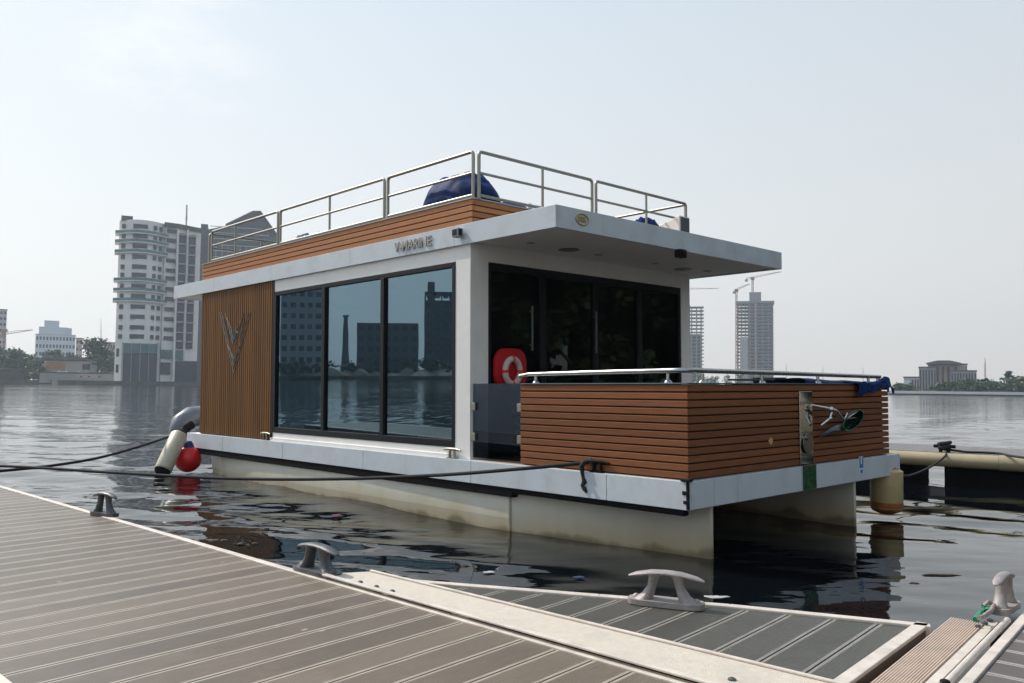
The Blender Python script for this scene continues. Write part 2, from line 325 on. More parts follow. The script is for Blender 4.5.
# cabin walls
CU0, CU1, CV0, CV1, CH = 3.066, 10.57, .06, 4.50, 2.552
m = MB()
m.bb(3.34, 7.86, CV0, .16, 2.35, CH).bb(CU0, 3.34, CV0, .16, 0, CH).bb(3.34, 7.86, CV0, .16, 0, .128)
m.build('side_wall', M['white'], boat, bevel=.004)
MB().bb(3.3, 7.88, .035, .06, .0, .05).build('window_sill', M['white'], boat, bevel=.004)
m = MB(); m.bb(CU0, CU0 + .12, .162, .344, 0, CH).bb(CU0, CU0 + .12, 4.273, CV1, 0, CH).bb(CU0, CU0 + .12, .344, 4.273, 2.347, CH)
m.build('front_wall', M['white'], boat, bevel=.004)
MB().bb(3.19, CU1, 4.40, CV1, 0, CH).build('side_wall', M['white'], boat)
MB().bb(10.47, CU1 - .002, .17, 4.39, 0, CH).build('rear_wall', M['white'], boat)
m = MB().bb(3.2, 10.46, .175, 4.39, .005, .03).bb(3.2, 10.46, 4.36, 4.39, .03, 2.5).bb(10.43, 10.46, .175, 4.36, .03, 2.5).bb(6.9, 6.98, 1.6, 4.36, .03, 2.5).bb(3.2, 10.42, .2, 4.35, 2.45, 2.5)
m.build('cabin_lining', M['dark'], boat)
# slatted side panel
m = MB().bb(7.885, CU1, .075, .165, .0, CH)
pan = m.build('slat_panel', M['groove'], boat)
m = MB(); n = 36; pw = (CU1 - 7.89) / n
for i in range(n): m.bb(7.89 + i * pw + .009, 7.89 + (i + 1) * pw - .009, .048, .078, .012, CH - .004)
m.build('slat', M['composite_v'], pan, bevel=.004)
def el(px): q = onside(px, .04); return P(-q.x, .045, q.z)
zz = lambda x, y: (190 + x / 4.02, 280 + y / 4.02)
m = MB()
for a in ([(118, 130), (175, 372), (243, 125)], [(126, 130), (175, 345), (234, 126)], [(140, 132), (152, 178), (172, 258)], [(216, 128), (200, 178), (180, 258)], [(146, 150), (168, 205), (160, 215)], [(210, 148), (184, 205), (192, 215)], [(150, 260), (176, 318), (202, 255)], [(163, 205), (175, 240), (188, 204)]):
    for p, q in zip(a[:-1], a[1:]): m.tube([el(zz(*p)), el(zz(*q))], .0062, 6)
emb = m.build('emblem', M['letter'], pan)
for poly in ([(164, 210), (175, 200), (187, 208), (183, 235), (175, 245), (168, 236)], [(136, 155), (146, 190), (158, 235), (150, 222)], [(220, 152), (210, 190), (198, 235), (206, 222)], [(168, 304), (176, 318), (184, 302), (177, 350)]):
    q = [el(zz(*p)) for p in poly]; MB().loft([[Vector((k.x, .049, k.z)) for k in q], [Vector((k.x, .042, k.z)) for k in q]]).build('emblem_fill', M['emblem'], emb)
MB().bb(7.84, 7.886, .052, .16, 0, CH).build('panel_trim', M['frame'], boat)
# side windows
WU0, WU1, W0, W1 = 3.34, 7.84, .128, 2.35
m = MB(); fr = .055
m.bb(WU0, WU1, .055, .13, W0, W0 + .085).bb(WU0, WU1, .055, .13, W1 - .06, W1)
for c, hw in ((WU0 + .03, .03), (4.862, .04), (6.353, .04), (WU1 - .03, .03)): m.bb(c - hw, c + hw, .053, .132, W0 + .084, W1 - .059)
win = m.build('window', M['frame'], boat, bevel=.004)
for a, b in ((WU0 + .06, 4.822), (4.902, 6.313), (6.393, WU1 - .06)):
    MB().bb(a, b, .09, .098, W0 + .085, W1 - .06).build('pane', M['glass'], win)
# front glazing
m = MB().bb(CU0 + .01, CU0 + .09, .346, .40, 0, 2.345).bb(CU0 + .01, CU0 + .09, 4.22, 4.271, 0, 2.345).bb(CU0 + .01, CU0 + .09, .40, 4.22, 2.25, 2.345).bb(CU0 + .01, CU0 + .09, .40, 4.22, 0, .07)
dv = [.40, 1.30, 2.32, 3.28, 4.22]
for c in dv[1:-1]: m.bb(CU0 + .012, CU0 + .088, c - .05, c + .05, .07, 2.25)
door = m.build('glass_door', M['frame'], boat, bevel=.004)
for a, b in zip(dv[:-1], dv[1:]):
    MB().bb(CU0 + .045, CU0 + .052, a + (.05 if a > .5 else 0), b - (.05 if b < 4.2 else 0), .07, 2.25).build('pane', M['glass_dark'], door)
for px in ((531.7, 320), (595.7, 320)):
    q = onfront(px, CU0 - .03); v = q.y
    MB().tube([P(CU0 - .04, v, 1.30), P(CU0 - .04, v, 1.86)], .012, 8).box(-CU0 - .0, -CU0 + .045, v - .008, v + .008, 1.36, 1.38).box(-CU0 - .0, -CU0 + .045, v - .008, v + .008, 1.78, 1.80).build('door_handle', M['gunmetal'], door, smooth=True)
# roof
RU0, RU1, RV0, RV1, RZ0, RZ1 = 1.64, 11.80, .02, 4.725, 2.532, 2.775
m = MB(); g = .002
js = [RU0, 3.32, 5.6, 7.9, 10.0, RU1]
for a, b in zip(js[:-1], js[1:]): m.bb(a + g, b - g, RV0, RV0 + .04, RZ0, RZ1).bb(a + g, b - g, RV1 - .04, RV1, RZ0, RZ1)
js = [RV0 + .04, .78, 4.30, RV1 - .04]
for a, b in zip(js[:-1], js[1:]): m.bb(RU0, RU0 + .04, a + g, b - g, RZ0, RZ1).bb(RU1 - .04, RU1, a + g, b - g, RZ0, RZ1)
m.build('roof_fascia', M['acp'], boat, bevel=.003)
sof = MB().bb(RU0 + .038, RU1 - .038, RV0 + .038, RV1 - .038, 2.556, 2.60).build('soffit', M['soffit'], boat)
MB().bb(RU0 + .041, RU1 - .041, RV0 + .041, RV1 - .041, 2.602, 2.765).build('roof_slab', M['acp'], boat)
for px, r in (((531, 242.8), .05), ((569, 249.5), .13), ((598.5, 254.5), .05), ((655.6, 263.3), .05), ((683, 269), .13), ((707, 271), .06)):
    q = onlevel(px, 2.556)
    MB().lathe((q.x, q.y, 2.548), (0, 0, 1), [(0, r * .5), (0, r), (.009, r)], 24).build('downlight', M['bgrey'] if r < .1 else M['gunmetal'], sof)
# slatted band round the roof terrace
TB0, TB1, TV0, TV1 = 3.03, 10.60, .055, 4.42
m = MB().bb(TB0 + .02, TB1 - .02, TV0 + .02, TV1 - .02, 2.766, 3.055)
band = m.build('roof_band', M['groove'], boat)
m = MB(); n = 4; hh = (3.07 - 2.777) / n
for i in range(n):
    a, b = 2.779 + i * hh + .004, 2.779 + (i + 1) * hh - .010
    m.bb(TB0, TB1, TV0, TV0 + .03, a, b).bb(TB0, TB1, TV1 - .03, TV1, a, b).bb(TB0, TB0 + .03, TV0 + .031, TV1 - .031, a, b).bb(TB1 - .03, TB1, TV0 + .031, TV1 - .031, a, b)
m.build('band_slat', M['composite_top'], band, bevel=.003)
MB().bb(TB0 - .012, TB1 + .012, TV0 - .012, TV0 + .05, 3.067, 3.083).bb(TB0 - .012, TB1 + .012, TV1 - .05, TV1 + .012, 3.067, 3.083).bb(TB0 - .012, TB0 + .05, TV0 + .051, TV1 - .051, 3.067, 3.083).bb(TB1 - .05, TB1 + .012, TV0 + .051, TV1 - .051, 3.067, 3.083).build('band_cap', M['bgrey'], band)
# guard rails on the roof: one framed panel each
def guard(p0, p1, posts):
    a, b = Vector(p0), Vector(p1); zt, zb, zm, zl = 3.64, 3.07, 3.385, 3.115
    d = (b - a).normalized()
    A0, A1, B1, B0 = Vector((a.x, a.y, zb)), Vector((a.x, a.y, zt)), Vector((b.x, b.y, zt)), Vector((b.x, b.y, zb))
    o = MB().tube([A0] + arc(A0, A1, B1, .05) + arc(A1, B1, B0, .05) + [B0], .021, 10).build('guard_rail', M['steel'], boat, smooth=True)
    MB().tube([Vector((a.x, a.y, zm)), Vector((b.x, b.y, zm))], .017, 8).build('mid_rail', M['steel'], o, smooth=True)
    m = MB().tube([Vector((a.x, a.y, zl)), Vector((b.x, b.y, zl))], .019, 8); k = max(2, int((b - a).length / .75))
    for i in range(1, k): q = a.lerp(b, i / k); m.tube([Vector((q.x, q.y, 3.07)), Vector((q.x, q.y, zl))], .016, 8)
    m.build('bottom_rail', M['steel'], o, smooth=True)
    for t in posts:
        q = a.lerp(b, t); MB().tube([Vector((q.x, q.y, zb)), Vector((q.x, q.y, zt))], .017, 8).build('post', M['steel'], o, smooth=True)
RVn, RVf = .085, 4.385
for v in (RVn, RVf):
    guard(P(3.05, v, 0), P(4.79, v, 0), []); guard(P(4.87, v, 0), P(7.73, v, 0), [.485]); guard(P(7.81, v, 0), P(10.26, v, 0), [.62])
guard(P(3.01, .14, 0), P(3.01, 2.17, 0), [.53]); guard(P(3.01, 2.25, 0), P(3.01, 4.34, 0), [.53])
guard(P(10.5, .14, 0), P(10.5, 2.17, 0), [.5]); guard(P(10.5, 2.25, 0), P(10.5, 4.34, 0), [.5])
# bulwark round the fore deck
BU, BV0, BV1, BH = .03, .05, 4.375, .875
def slats(m, kind, a, b, c, n=12):
    hh = (BH - .012) / n
    for i in range(n):
        z0, z1 = .010 + i * hh + .007, .010 + (i + 1) * hh - .007
        if kind == 'side': m.bb(a, b, c, c + .028, z0, z1)
        else: m.bb(c, c + .028, a, b, z0, z1)
bs = MB().bb(.06, 2.19, .085, .15, .006, BH - .004).build('bulwark', M['groove'], boat)
m = MB(); slats(m, 'side', BU, 2.21, BV0); m.build('slat', M['composite'], bs, bevel=.004)
bf = MB().bb(.065, .13, .155, 4.27, .006, BH - .004).build('bulwark', M['groove'], boat)
m = MB(); slats(m, 'front', BV0 + .03, BV1, BU); m.build('slat', M['composite'], bf, bevel=.004)
bg = MB().bb(.14, 2.19, 4.28, 4.345, .006, BH - .004).build('bulwark', M['groove'], boat)
m = MB(); slats(m, 'side', BU + .03, 2.21, 4.347); m.build('slat', M['composite'], bg, bevel=.004)
MB().bb(.02, 2.215, .04, .16, BH - .002, BH + .012).bb(.02, .14, .161, 4.38, BH - .002, BH + .012).bb(.141, 2.215, 4.27, 4.38, BH - .002, BH + .012).build('bulwark_cap', M['gunmetal'], boat, bevel=.003)
zr = .985
rail = MB().tube([P(2.27, .10, zr - .02), P(2.12, .10, zr), P(1.0, .10, zr + .012)] + arc(P(1.0, .10, zr + .012), P(.09, .10, zr + .018), P(.09, 1.2, zr + .015), .12) + [P(.09, 2.2, zr + .006), P(.09, 4.28, zr - .012)], .024, 12).build('bulwark_rail', M['satin'], boat, smooth=True)
for u, v in ((2.02, .10), (.28, .10), (.09, .38), (.09, 1.45), (.09, 2.65), (.09, 3.95), (.09, 4.22)):
    MB().tube([P(u, v, .885), P(u, v, zr - .01)], .017, 10).lathe(P(u, v, .886), (0, 0, 1), [(0, .04), (.012, .036), (.03, .02)], 16).build('rail_post', M['satin'], rail, smooth=True)
# smoked glass gate
gate = MB().bb(2.24, 3.045, .088, .098, .03, .885).build('gate', M['glass_gate'], boat)
for u, w in ((3.02, .27), (3.02, .62), (2.25, .27), (2.25, .62)):
    MB().bb(u - .035, u + .03, .062, .10, w - .045, w + .045).build('hinge', M['steel'], gate, bevel=.004)
# mirror-polished bow plate
MB().bb(.010, .028, 2.075, 2.355, .02, .80).build('bow_plate', M['chrome'], boat, bevel=.003)
MB().bb(-.016, -.003, 2.09, 2.37, -.25, .008).build('bow_plate', mat('painted_green_reflection', (.018, .075, .035), .25, 0, .5, 14), boat, bevel=.003)  # lower plate: the green it mirrors is painted in as base colour
MB().lathe(P(.0, 2.22, .24), (1, 0, 0), [(0, .11), (.012, .11), (.014, .0)], 24).tube([P(.02, 2.14, .30), P(-.05, 2.14, .30)], .02, 8).build('bow_roller', M['steel'], boat, smooth=True)
# deck cleats of the boat
def boat_cleat(u, v, w, ln=.20, mm='steel', par=boat):
    h = .10
    return MB().tube([P(u - ln / 2, v, w + h), P(u - ln / 4, v, w + h + .01), P(u + ln / 4, v, w + h + .01), P(u + ln / 2, v, w + h)], [.012, .017, .017, .012], 8).tube([P(u - .05, v, w), P(u - .04, v, w + h)], .016, 8).tube([P(u + .05, v, w), P(u + .04, v, w + h)], .016, 8).bb(u - .08, u + .08, v - .025, v + .025, w, w + .01).build('cleat', M[mm], par, smooth=True)
for px, mm in (((265, 438), 'steel'), ((452, 458), 'steel'), ((597, 470), 'black')):
    q = onside(px, .025); boat_cleat(-q.x, .028, .0, .31, mm)
# things bolted to the fascia
q = onside((461, 233), RV0); m = MB().bb(-q.x - .055, -q.x + .055, RV0 - .10, RV0 - .012, q.z - .06, q.z + .05)
cam_ = m.build('security_camera', M['bgrey'], boat, bevel=.01)
MB().bb(-q.x - .04, -q.x + .04, RV0 - .105, RV0 - .099, q.z - .04, q.z + .03).bb(-q.x - .06, -q.x - .054, RV0 - .085, RV0 - .03, q.z - .045, q.z + .035).build('lens', M['frame'], cam_)
q = onfront((681, 254), RU0 - .05); MB().bb(RU0 - .09, RU0 + .0, q.y - .07, q.y + .07, RZ0 - .105, RZ0 - .005).bb(RU0 - .11, RU0 - .09, q.y - .04, q.y + .04, RZ0 - .09, RZ0 - .03).build('floodlight', M['black'], boat, bevel=.008)
q = onfront((672, 227), 2.8)
horn = MB().loft([[P(u, q.y + sv * a, q.z + sw * a) for sv, sw in ((-1, -1), (1, -1), (1, 1), (-1, 1))] for u, a in ((3.0, .05), (2.9, .06), (2.62, .12), (2.58, .125))]).bb(2.90, 2.96, q.y - .03, q.y + .03, 3.06, q.z - .03).build('loudspeaker', M['ringwhite'], boat, bevel=.01)
MB().bb(2.566, 2.579, q.y - .10, q.y + .10, q.z - .10, q.z + .10).build('loudspeaker_grille', M['gunmetal'], horn)
q = onfront((582, 219.5), RU0)
bd = MB()
for k in range(14):
    a = 2 * math.pi * k / 14; a2 = 2 * math.pi * (k + 1) / 14
    bd.tube([P(RU0 - .004, q.y + .10 * math.cos(a), q.z + .062 * math.sin(a)), P(RU0 - .004, q.y + .10 * math.cos(a2), q.z + .062 * math.sin(a2))], .009, 6)
bd.bb(RU0 - .008, RU0, q.y - .06, q.y - .02, q.z - .028, q.z + .03).bb(RU0 - .008, RU0, q.y - .01, q.y + .015, q.z - .03, q.z + .03).bb(RU0 - .008, RU0, q.y + .025, q.y + .06, q.z - .03, q.z + .0).bb(RU0 - .009, RU0, q.y + .025, q.y + .045, q.z - .0, q.z + .032)
bd.build('badge', M['gold'], boat)
def text_mesh(body, size, depth):
    c = bpy.data.curves.new('lettering', 'FONT'); c.body = body; c.size = size; c.extrude = depth; c.offset = .001; c.align_x = 'LEFT'
    t = bpy.data.objects.new('lettering', c); COL.objects.link(t); bpy.context.view_layer.update()
    me = bpy.data.meshes.new_from_object(t.evaluated_get(bpy.context.evaluated_depsgraph_get())); bpy.data.objects.remove(t); return me
me = text_mesh('V-MARINE', .18, .006); me.materials.append(M['letter'])
lt = bpy.data.objects.new('name_lettering', me); COL.objects.link(lt); lt.parent = boat; ORG[lt] = Vector()
q0 = onside((395, 250), RV0); q1 = onside((432, 244), RV0)
wtxt = max(v.co.x for v in me.vertices) - min(v.co.x for v in me.vertices)
lt.matrix_local = Matrix.Translation((q0.x, RV0 - .011, 2.595)) @ Matrix.Rotation(R(90), 4, 'X') @ Matrix.Diagonal(((q1.x - q0.x) / wtxt, 1, 1, 1))
q = onfront((861, 465), 0)
st = MB().bb(-.004, .0, q.y - .055, q.y + .055, q.z - .10, q.z + .10).build('sticker', M['stickerwhite'], boat)
m = MB().bb(-.006, -.0035, q.y - .05, q.y - .02, q.z - .0, q.z + .095).bb(-.006, -.0035, q.y + .02, q.y + .05, q.z - .0, q.z + .095).bb(-.006, -.0035, q.y - .045, q.y + .045, q.z - .035, q.z + .01).bb(-.006, -.0035, q.y - .03, q.y + .03, q.z - .092, q.z - .055)
m.build('sticker_mark', M['sticker'], st)
q = onfront((771, 441), BU)
MB().lathe(P(BU + .002, q.y, q.z), (1, 0, 0), [(0, .045), (.004, .03), (.0045, 0)], 9).build('patch', mat('bare_patch', (.55, .33, .14), .6), boat)

# ================================================================== loose things on the boat
def cloth(name, label, pts_fn, nx, ny, m, group=None, thick=.01, frame=BOAT, cat='tarpaulin'):
    mb = MB(); vs = [pts_fn(i / nx, j / ny) for j in range(ny + 1) for i in range(nx + 1)]
    mb.add(vs, [(j * (nx + 1) + i, j * (nx + 1) + i + 1, (j + 1) * (nx + 1) + i + 1, (j + 1) * (nx + 1) + i) for j in range(ny) for i in range(nx)])
    o = mb.build(name, m, None, frame, smooth=True)
    for md in list(o.modifiers): o.modifiers.remove(md)
    s = o.modifiers.new('thickness', 'SOLIDIFY'); s.thickness = thick
    return tag(o, label, cat, group)
def cr(x, y, s=1.0): return (math.sin(x * 9 + 2 * math.sin(y * 7)) + math.sin(y * 11 + x * 5) + .6 * math.sin(x * 23 + y * 17)) * s
# blue cover over roof seating: hump at the near end with a low tail across the roof
def cover(a, b):
    v = .14 + 2.0 * a; u = 3.25 + 1.15 * b
    r2 = abs((v - .54) / .40) ** 2.4 + abs((u - 3.80) / .56) ** 2.6
    dome = .48 * max(0, 1 - r2) ** .5 + (.022 * math.sin(u * 17 + v * 6) + .016 * math.sin(v * 31 - u * 9) + .010 * math.sin(u * 47 + v * 23)) * max(0, 1 - r2) ** .7
    tail = (.17 - .05 * (v - .9)) * max(0, 1 - abs((u - 3.55) / .32) ** 3) * min(1, max(0, v - .5) * 2) * min(1, (1 - a) * 6)
    return P(u + .02 * math.sin(v * 8), v, 3.055 + max(dome, tail) + .010 * cr(a * 1.5, b * 1.9))
cloth('furniture_cover', 'blue tarpaulin humped over seating at the near corner of the houseboat roof', cover, 60, 40, M['tarp'], cat='cover')
cloth('silver_sheet', 'crumpled silver sheet lying by the front rail of the roof beside the blue hump', lambda a, b: P(3.18 + .4 * b, 1.15 + .55 * a, 3.08 + .10 * math.sin(math.pi * a) * math.sin(math.pi * b) + .035 * cr(a * 2, b * 2)), 20, 14, M['silver_tarp'], cat='sheet')
cloth('silver_sheet', 'long crumpled grey sheet lying along the near side of the roof', lambda a, b: P(5.8 + 2.0 * a, .16 + .5 * b, 3.085 + .12 * math.sin(math.pi * a) ** .5 * math.sin(math.pi * b) + .03 * cr(a * 4, b * 2)), 40, 14, M['silver_tarp'], cat='sheet')
cloth('folded_tarpaulin', 'small folded blue tarpaulin on the near side of the roof towards the stern', lambda a, b: P(7.25 + .75 * a, .2 + .5 * b, 3.085 + .17 * math.sin(math.pi * a) ** .5 * math.sin(math.pi * b) + .02 * cr(a * 2, b * 2)), 20, 14, M['tarp'])
cloth('folded_tarpaulin', 'low blue tarpaulin heaped behind the front roof rail at the far side', lambda a, b: P(3.2 + .6 * b, onfront((628, 221), 3.5).y + (onfront((664, 221), 3.5).y - onfront((628, 221), 3.5).y) * a, 3.06 + (onfront((645, 221), 3.5).z - 3.04) * math.sin(math.pi * a) ** .5 * math.sin(math.pi * b) + .02 * cr(a * 2, b * 2)), 24, 14, M['tarp'])
# tarpaulins on the bulwark
sv0, sv1 = onfront((788, 380), .33).y, onfront((862, 380), .33).y
def slab(a, b):
    v = sv0 + (sv1 - sv0) * a; t = b * 2 - 1
    return P(.33 + .25 * t, v, .80 + (.15 - .05 * a) * max(0, 1 - t ** 4) ** .5 + .006 * cr(a, b))
cloth('folded_tarpaulin', 'flat folded blue tarpaulin behind the chrome rail of the fore deck', slab, 30, 14, M['tarp'])
q0 = onfront((853, 383), BU); q1 = onfront((880, 383), BU)
def drape(a, b):
    v = q0.y + (q1.y - q0.y) * a; l = .15 - .10 * a + .025 * math.sin(a * 14); s = b * 1.2
    if s < .5: u, w = .22 - .22 * (s / .5), .895 + .02 * math.sin(a * 9)
    else: u, w = -.012, .895 + .02 * math.sin(a * 9) * (1 - (s - .5) / .7) - (s - .5) / .7 * l
    return P(u - .02 * (1 + math.sin(a * 17 + b * 3)), v, w + .006 * cr(a, b))
cloth('draped_tarpaulin', 'crumpled blue tarpaulin hanging over the bulwark below the end of the chrome rail', drape, 26, 18, M['tarp'])
cloth('draped_tarpaulin', 'dark blue scrap of tarpaulin bunched on the far end of the bulwark', lambda a, b: P(-.02 + .3 * b, 4.28 + .17 * a, .875 + .10 * math.sin(math.pi * a) ** .5 * math.sin(math.pi * min(b + .3, 1)) - (.10 if b < .1 else 0) + .01 * cr(a, b)), 14, 14, M['tarp'])
# deck furniture
tv = onfront((757, 376), 1.25).y
t = thing('deck_table', 'thin dark table standing on the fore deck behind the slatted bulwark', 'table', P(1.25, tv, .005), BOAT)
MB().bb(1.0, 1.5, tv - .28, tv + .28, .925, .95).build('table_top', M['gunmetal'], t, bevel=.004)
MB().tube([P(1.27, tv, .02), P(1.27, tv, .925)], .025, 10).lathe(P(1.27, tv, .006), (0, 0, 1), [(0, .22), (.012, .22), (.03, .03)], 20).build('leg', M['gunmetal'], t, smooth=True)
def deck_chair(u, v, rz, label, top):
    fr = BOAT @ Matrix.Translation(P(u, v, .005)) @ Matrix.Rotation(rz, 4, 'Z')
    t = thing('deck_chair', label, 'chair', (0, 0, 0), fr, 'black chairs on the fore deck')
    MB().loft([[Vector((x, y, z)) for x, z in ((-.26, .40), (.24, .43), (.26, .47), (.24, .49), (-.26, .46))] for y in (-.25, .25)]).build('seat', M['black'], t, bevel=.015)
    MB().loft([[Vector((x, y, z)) for x, z in ((-.22, .46), (-.28, .46), (-.44, top), (-.38, top + .01))] for y in (-.24, .24)]).build('backrest', M['black'], t, bevel=.015)
    for x, y in ((-.22, -.22), (-.22, .22), (.22, -.22), (.22, .22)): MB().tube([(x, y, .44), (x * 1.15, y * 1.05, 0)], .014, 8).build('leg', M['gunmetal'], t, smooth=True)
    for y in (-.27, .27): MB().tube([(-.33, y, .66), (.12, y, .64), (.2, y, .6), (.2, y, .44)], .014, 8).build('armrest', M['gunmetal'], t, smooth=True)
deck_chair(2.52, .62, R(155), 'black reclined chair seen through the smoked glass gate', .86)
deck_chair(1.45, onfront((770, 378), 1.45).y + .38, R(90), 'black chair whose back shows above the bulwark by the table', .96)
# life ring in its red case on the glass door
q = onfront((511, 369), CU0 - .05)
lr = thing('life_ring', 'white life ring in a rounded red case hanging on the dark front glass', 'life ring', P(CU0 - .02, q.y, q.z - .1), BOAT)
hw, hh = .255, .25
pts = []
for cxs, cys, a0 in ((1, 1, 0), (-1, 1, 90), (-1, -1, 180), (1, -1, 270)):
    for k in range(6):
        a = R(a0 + 18 * k); pts.append((cxs * (hw - .16) + .16 * math.cos(a), cys * (hh - .17) + .17 * math.sin(a)))
MB().loft([[P(CU0 - .01 - d, q.y + a * s, q.z + b * s) for a, b in pts] for d, s in ((0, 1), (.05, 1), (.065, .93))]).build('case', M['red_cover'], lr, smooth=True)
ring = [P(CU0 - .10, q.y - .02 + .122 * math.cos(2 * math.pi * k / 32), q.z - .03 + .15 * math.sin(2 * math.pi * k / 32)) for k in range(32)]
rg = MB().tube(ring, .038, 12, True)  .build('ring', M['ringdim'], lr, smooth=True)
for k in (0, 8, 16, 24): MB().tube([ring[k].lerp(ring[(k + 1) % 32], .6 * j) for j in (-1, 0, 1)], .040, 12).build('red_band', M['red'], rg, smooth=True)
# house plant inside the cabin by the window
pc = onside((445, 428), .55)
pl = thing('potted_plant', 'dark leafy plant in a pale pot behind the side window', 'plant', P(-pc.x, pc.y, .035), BOAT)
bz = .035
MB().lathe(P(-pc.x, pc.y, bz), (0, 0, 1), [(0, .13), (.02, .15), (.34, .21), (.36, .21), (.36, .18)], 20).build('pot', M['pot'], pl, smooth=True)
m = MB()
for k in range(60):
    a = random.uniform(0, 6.28); b = random.uniform(.15, 1.1); l = random.uniform(.25, .55)
    d = Vector((math.cos(a) * math.sin(b), math.sin(a) * math.sin(b), math.cos(b))); s = d.cross(Vector((0, 0, 1))).normalized() * .05
    c = P(-pc.x, pc.y, bz + .34); m.add([c, c + d * l * .5 + s, c + d * l - Vector((0, 0, .08 * l)), c + d * l * .5 - s], [(0, 1, 2, 3)])
m.build('foliage', M['plant'], pl)
# stainless anchor stowed on the bow plate
an = thing('anchor', 'stainless steel plough anchor stowed against the slatted bow beside the mirror plate', 'anchor', P(-.05, 2.4, .4), BOAT)
def ap(x, y, off=.1): k = onfront((720 + x / 5.69, 360 + y / 5.69), -off); return P(-off, k.y, k.z)
MB().tube([ap(520, 258, .02), ap(630, 280, .12), ap(660, 290, .15), ap(705, 345, .14)], [.016, .02, .02, .018], 10).build('shank', M['chrome'], an, smooth=True)
MB().tube([ap(575, 372, .05), ap(625, 332, .12), ap(640, 285, .13)], .016, 8).ball(ap(633, 281, .13), .03).ball(ap(627, 332, .12), .026).build('swivel', M['chrome'], an, smooth=True)
MB().tube([ap(705, 345, .13), ap(725, 300, .16)], .011, 8).tube([ap(705, 345, .13), ap(785, 290, .13)], .011, 8).tube([ap(715, 335, .12), ap(800, 325, .10)], .009, 8).build('roll_bar', M['chrome'], an, smooth=True)
m = MB(); c0 = ap(705, 400, .06); nn = 12; vs = []
for j in range(nn + 1):
    for i in range(nn + 1):
        a = 2 * math.pi * i / nn; r = j / nn
        k = ap(757 + 62 * r * math.cos(a) - 16 * r * math.sin(a), 345 + 62 * r * math.sin(a) - 20 * r * math.cos(a), .05 + .10 * r * r)
        vs.append(k)
m.add(vs, [(j * (nn + 1) + i, j * (nn + 1) + i + 1, (j + 1) * (nn + 1) + i + 1, (j + 1) * (nn + 1) + i) for j in range(nn) for i in range(nn)])
fl = m.build('fluke', mat('green_reflection_steel', (.03, .10, .06), .18, .8), an, smooth=True); sl = fl.modifiers.new('thickness', 'SOLIDIFY'); sl.thickness = .012  # green mirrored in the polished fluke is put into its colour
m = MB().loft([[ap(705, 360, .04), ap(712, 405, .04), ap(700, 400, .09)], [ap(650, 375, .03), ap(655, 415, .03), ap(650, 400, .08)], [ap(570, 425, .02), ap(565, 440, .02), ap(568, 432, .03)]])
m.build('reflected_shade_tip', M['gunmetal'], an, smooth=True)  # dark tip shaped like the reflected shade below the fluke

# fenders, buoy, dinghy
def fender(name, label, top, bot, r, mbody, mend, cat='fender', rust=False):
    top, bot = Vector(top), Vector(bot); ax = (bot - top).normalized(); ln = (bot - top).length
    t = thing(name, label, cat, bot)
    MB().lathe(top, ax, [(.06 * ln, r * .8), (.10 * ln, r), (.86 * ln, r), (.9 * ln, r * .9)], 24).build('body', mbody, t, smooth=True)
    MB().lathe(top, ax, [(-.03 * ln, r * .2), (.0, r * .55), (.09 * ln, r * .88)], 20).build('end_cap', mend, t, smooth=True)
    MB().lathe(top, ax, [((.74 if mend.name.startswith('orange') else .85) * ln, r * 1.015), (.85 * ln, r * 1.012), (.93 * ln, r * .86), (1.0 * ln, r * .35), (1.0 * ln, 0)], 24).build('end_cap', mend, t, smooth=True)
    return t
ft = at((181, 431), 15.1); fb = at((160, 476), 14.6)
fender('hanging_fender', 'long cream fender with black ends hanging aslant off the stern corner', ft, fb, .145, M['cream'], M['black'])
rustm = mat('orange_tide_stain', (.30, .12, .03), .5, 0, .4, 8)
dq = 10.75
M['fcream'] = mat('stained_cream_vinyl', (.52, .41, .21), .45, 0, .15, 4, dirt=(.3, .17, .06), dscale=3, damt=.7)
fender('hanging_fender', 'thick cream fender with rust stained bottom hanging under the far bow corner', at((886.5, 466), dq), at((886.5, 514), dq), .195, M['fcream'], rustm)
bc = at((188, 459), 15.2)
by = thing('mooring_buoy', 'round red buoy hanging against the hull beside the slanted fender', 'buoy', bc)
MB().ball(bc, .235, 24, 16).build('ball', M['red'], by, smooth=True)
MB().lathe(bc + Vector((0, 0, .20)), (0, 0, 1), [(0, .11), (.07, .085), (.12, .05)], 14).build('neck', mat('blue_neck', (.02, .03, .16), .4), by, smooth=True)
dg = thing('inflatable_dinghy', 'grey inflatable dinghy tied behind the stern of the houseboat', 'dinghy', at((196, 440), 17))
def da(x, y, d): return at((x, y), d)
MB().tube([da(180, 440, 16.4), da(178, 432, 16.4), da(181, 423, 16.5), da(190, 417, 16.7), da(203, 415.5, 17.1), da(220, 416, 18.2), da(240, 417, 19)], [.14, .17, .19, .20, .20, .20, .18], 18).build('tube', M['greytube'], dg, smooth=True)
MB().tube([da(181, 436, 16.2), da(186, 428, 16.2), da(192, 424, 16.3)], .09, 10).ball(da(183, 434, 16.15), .12).build('bow_bag', M['black'], dg, smooth=True)

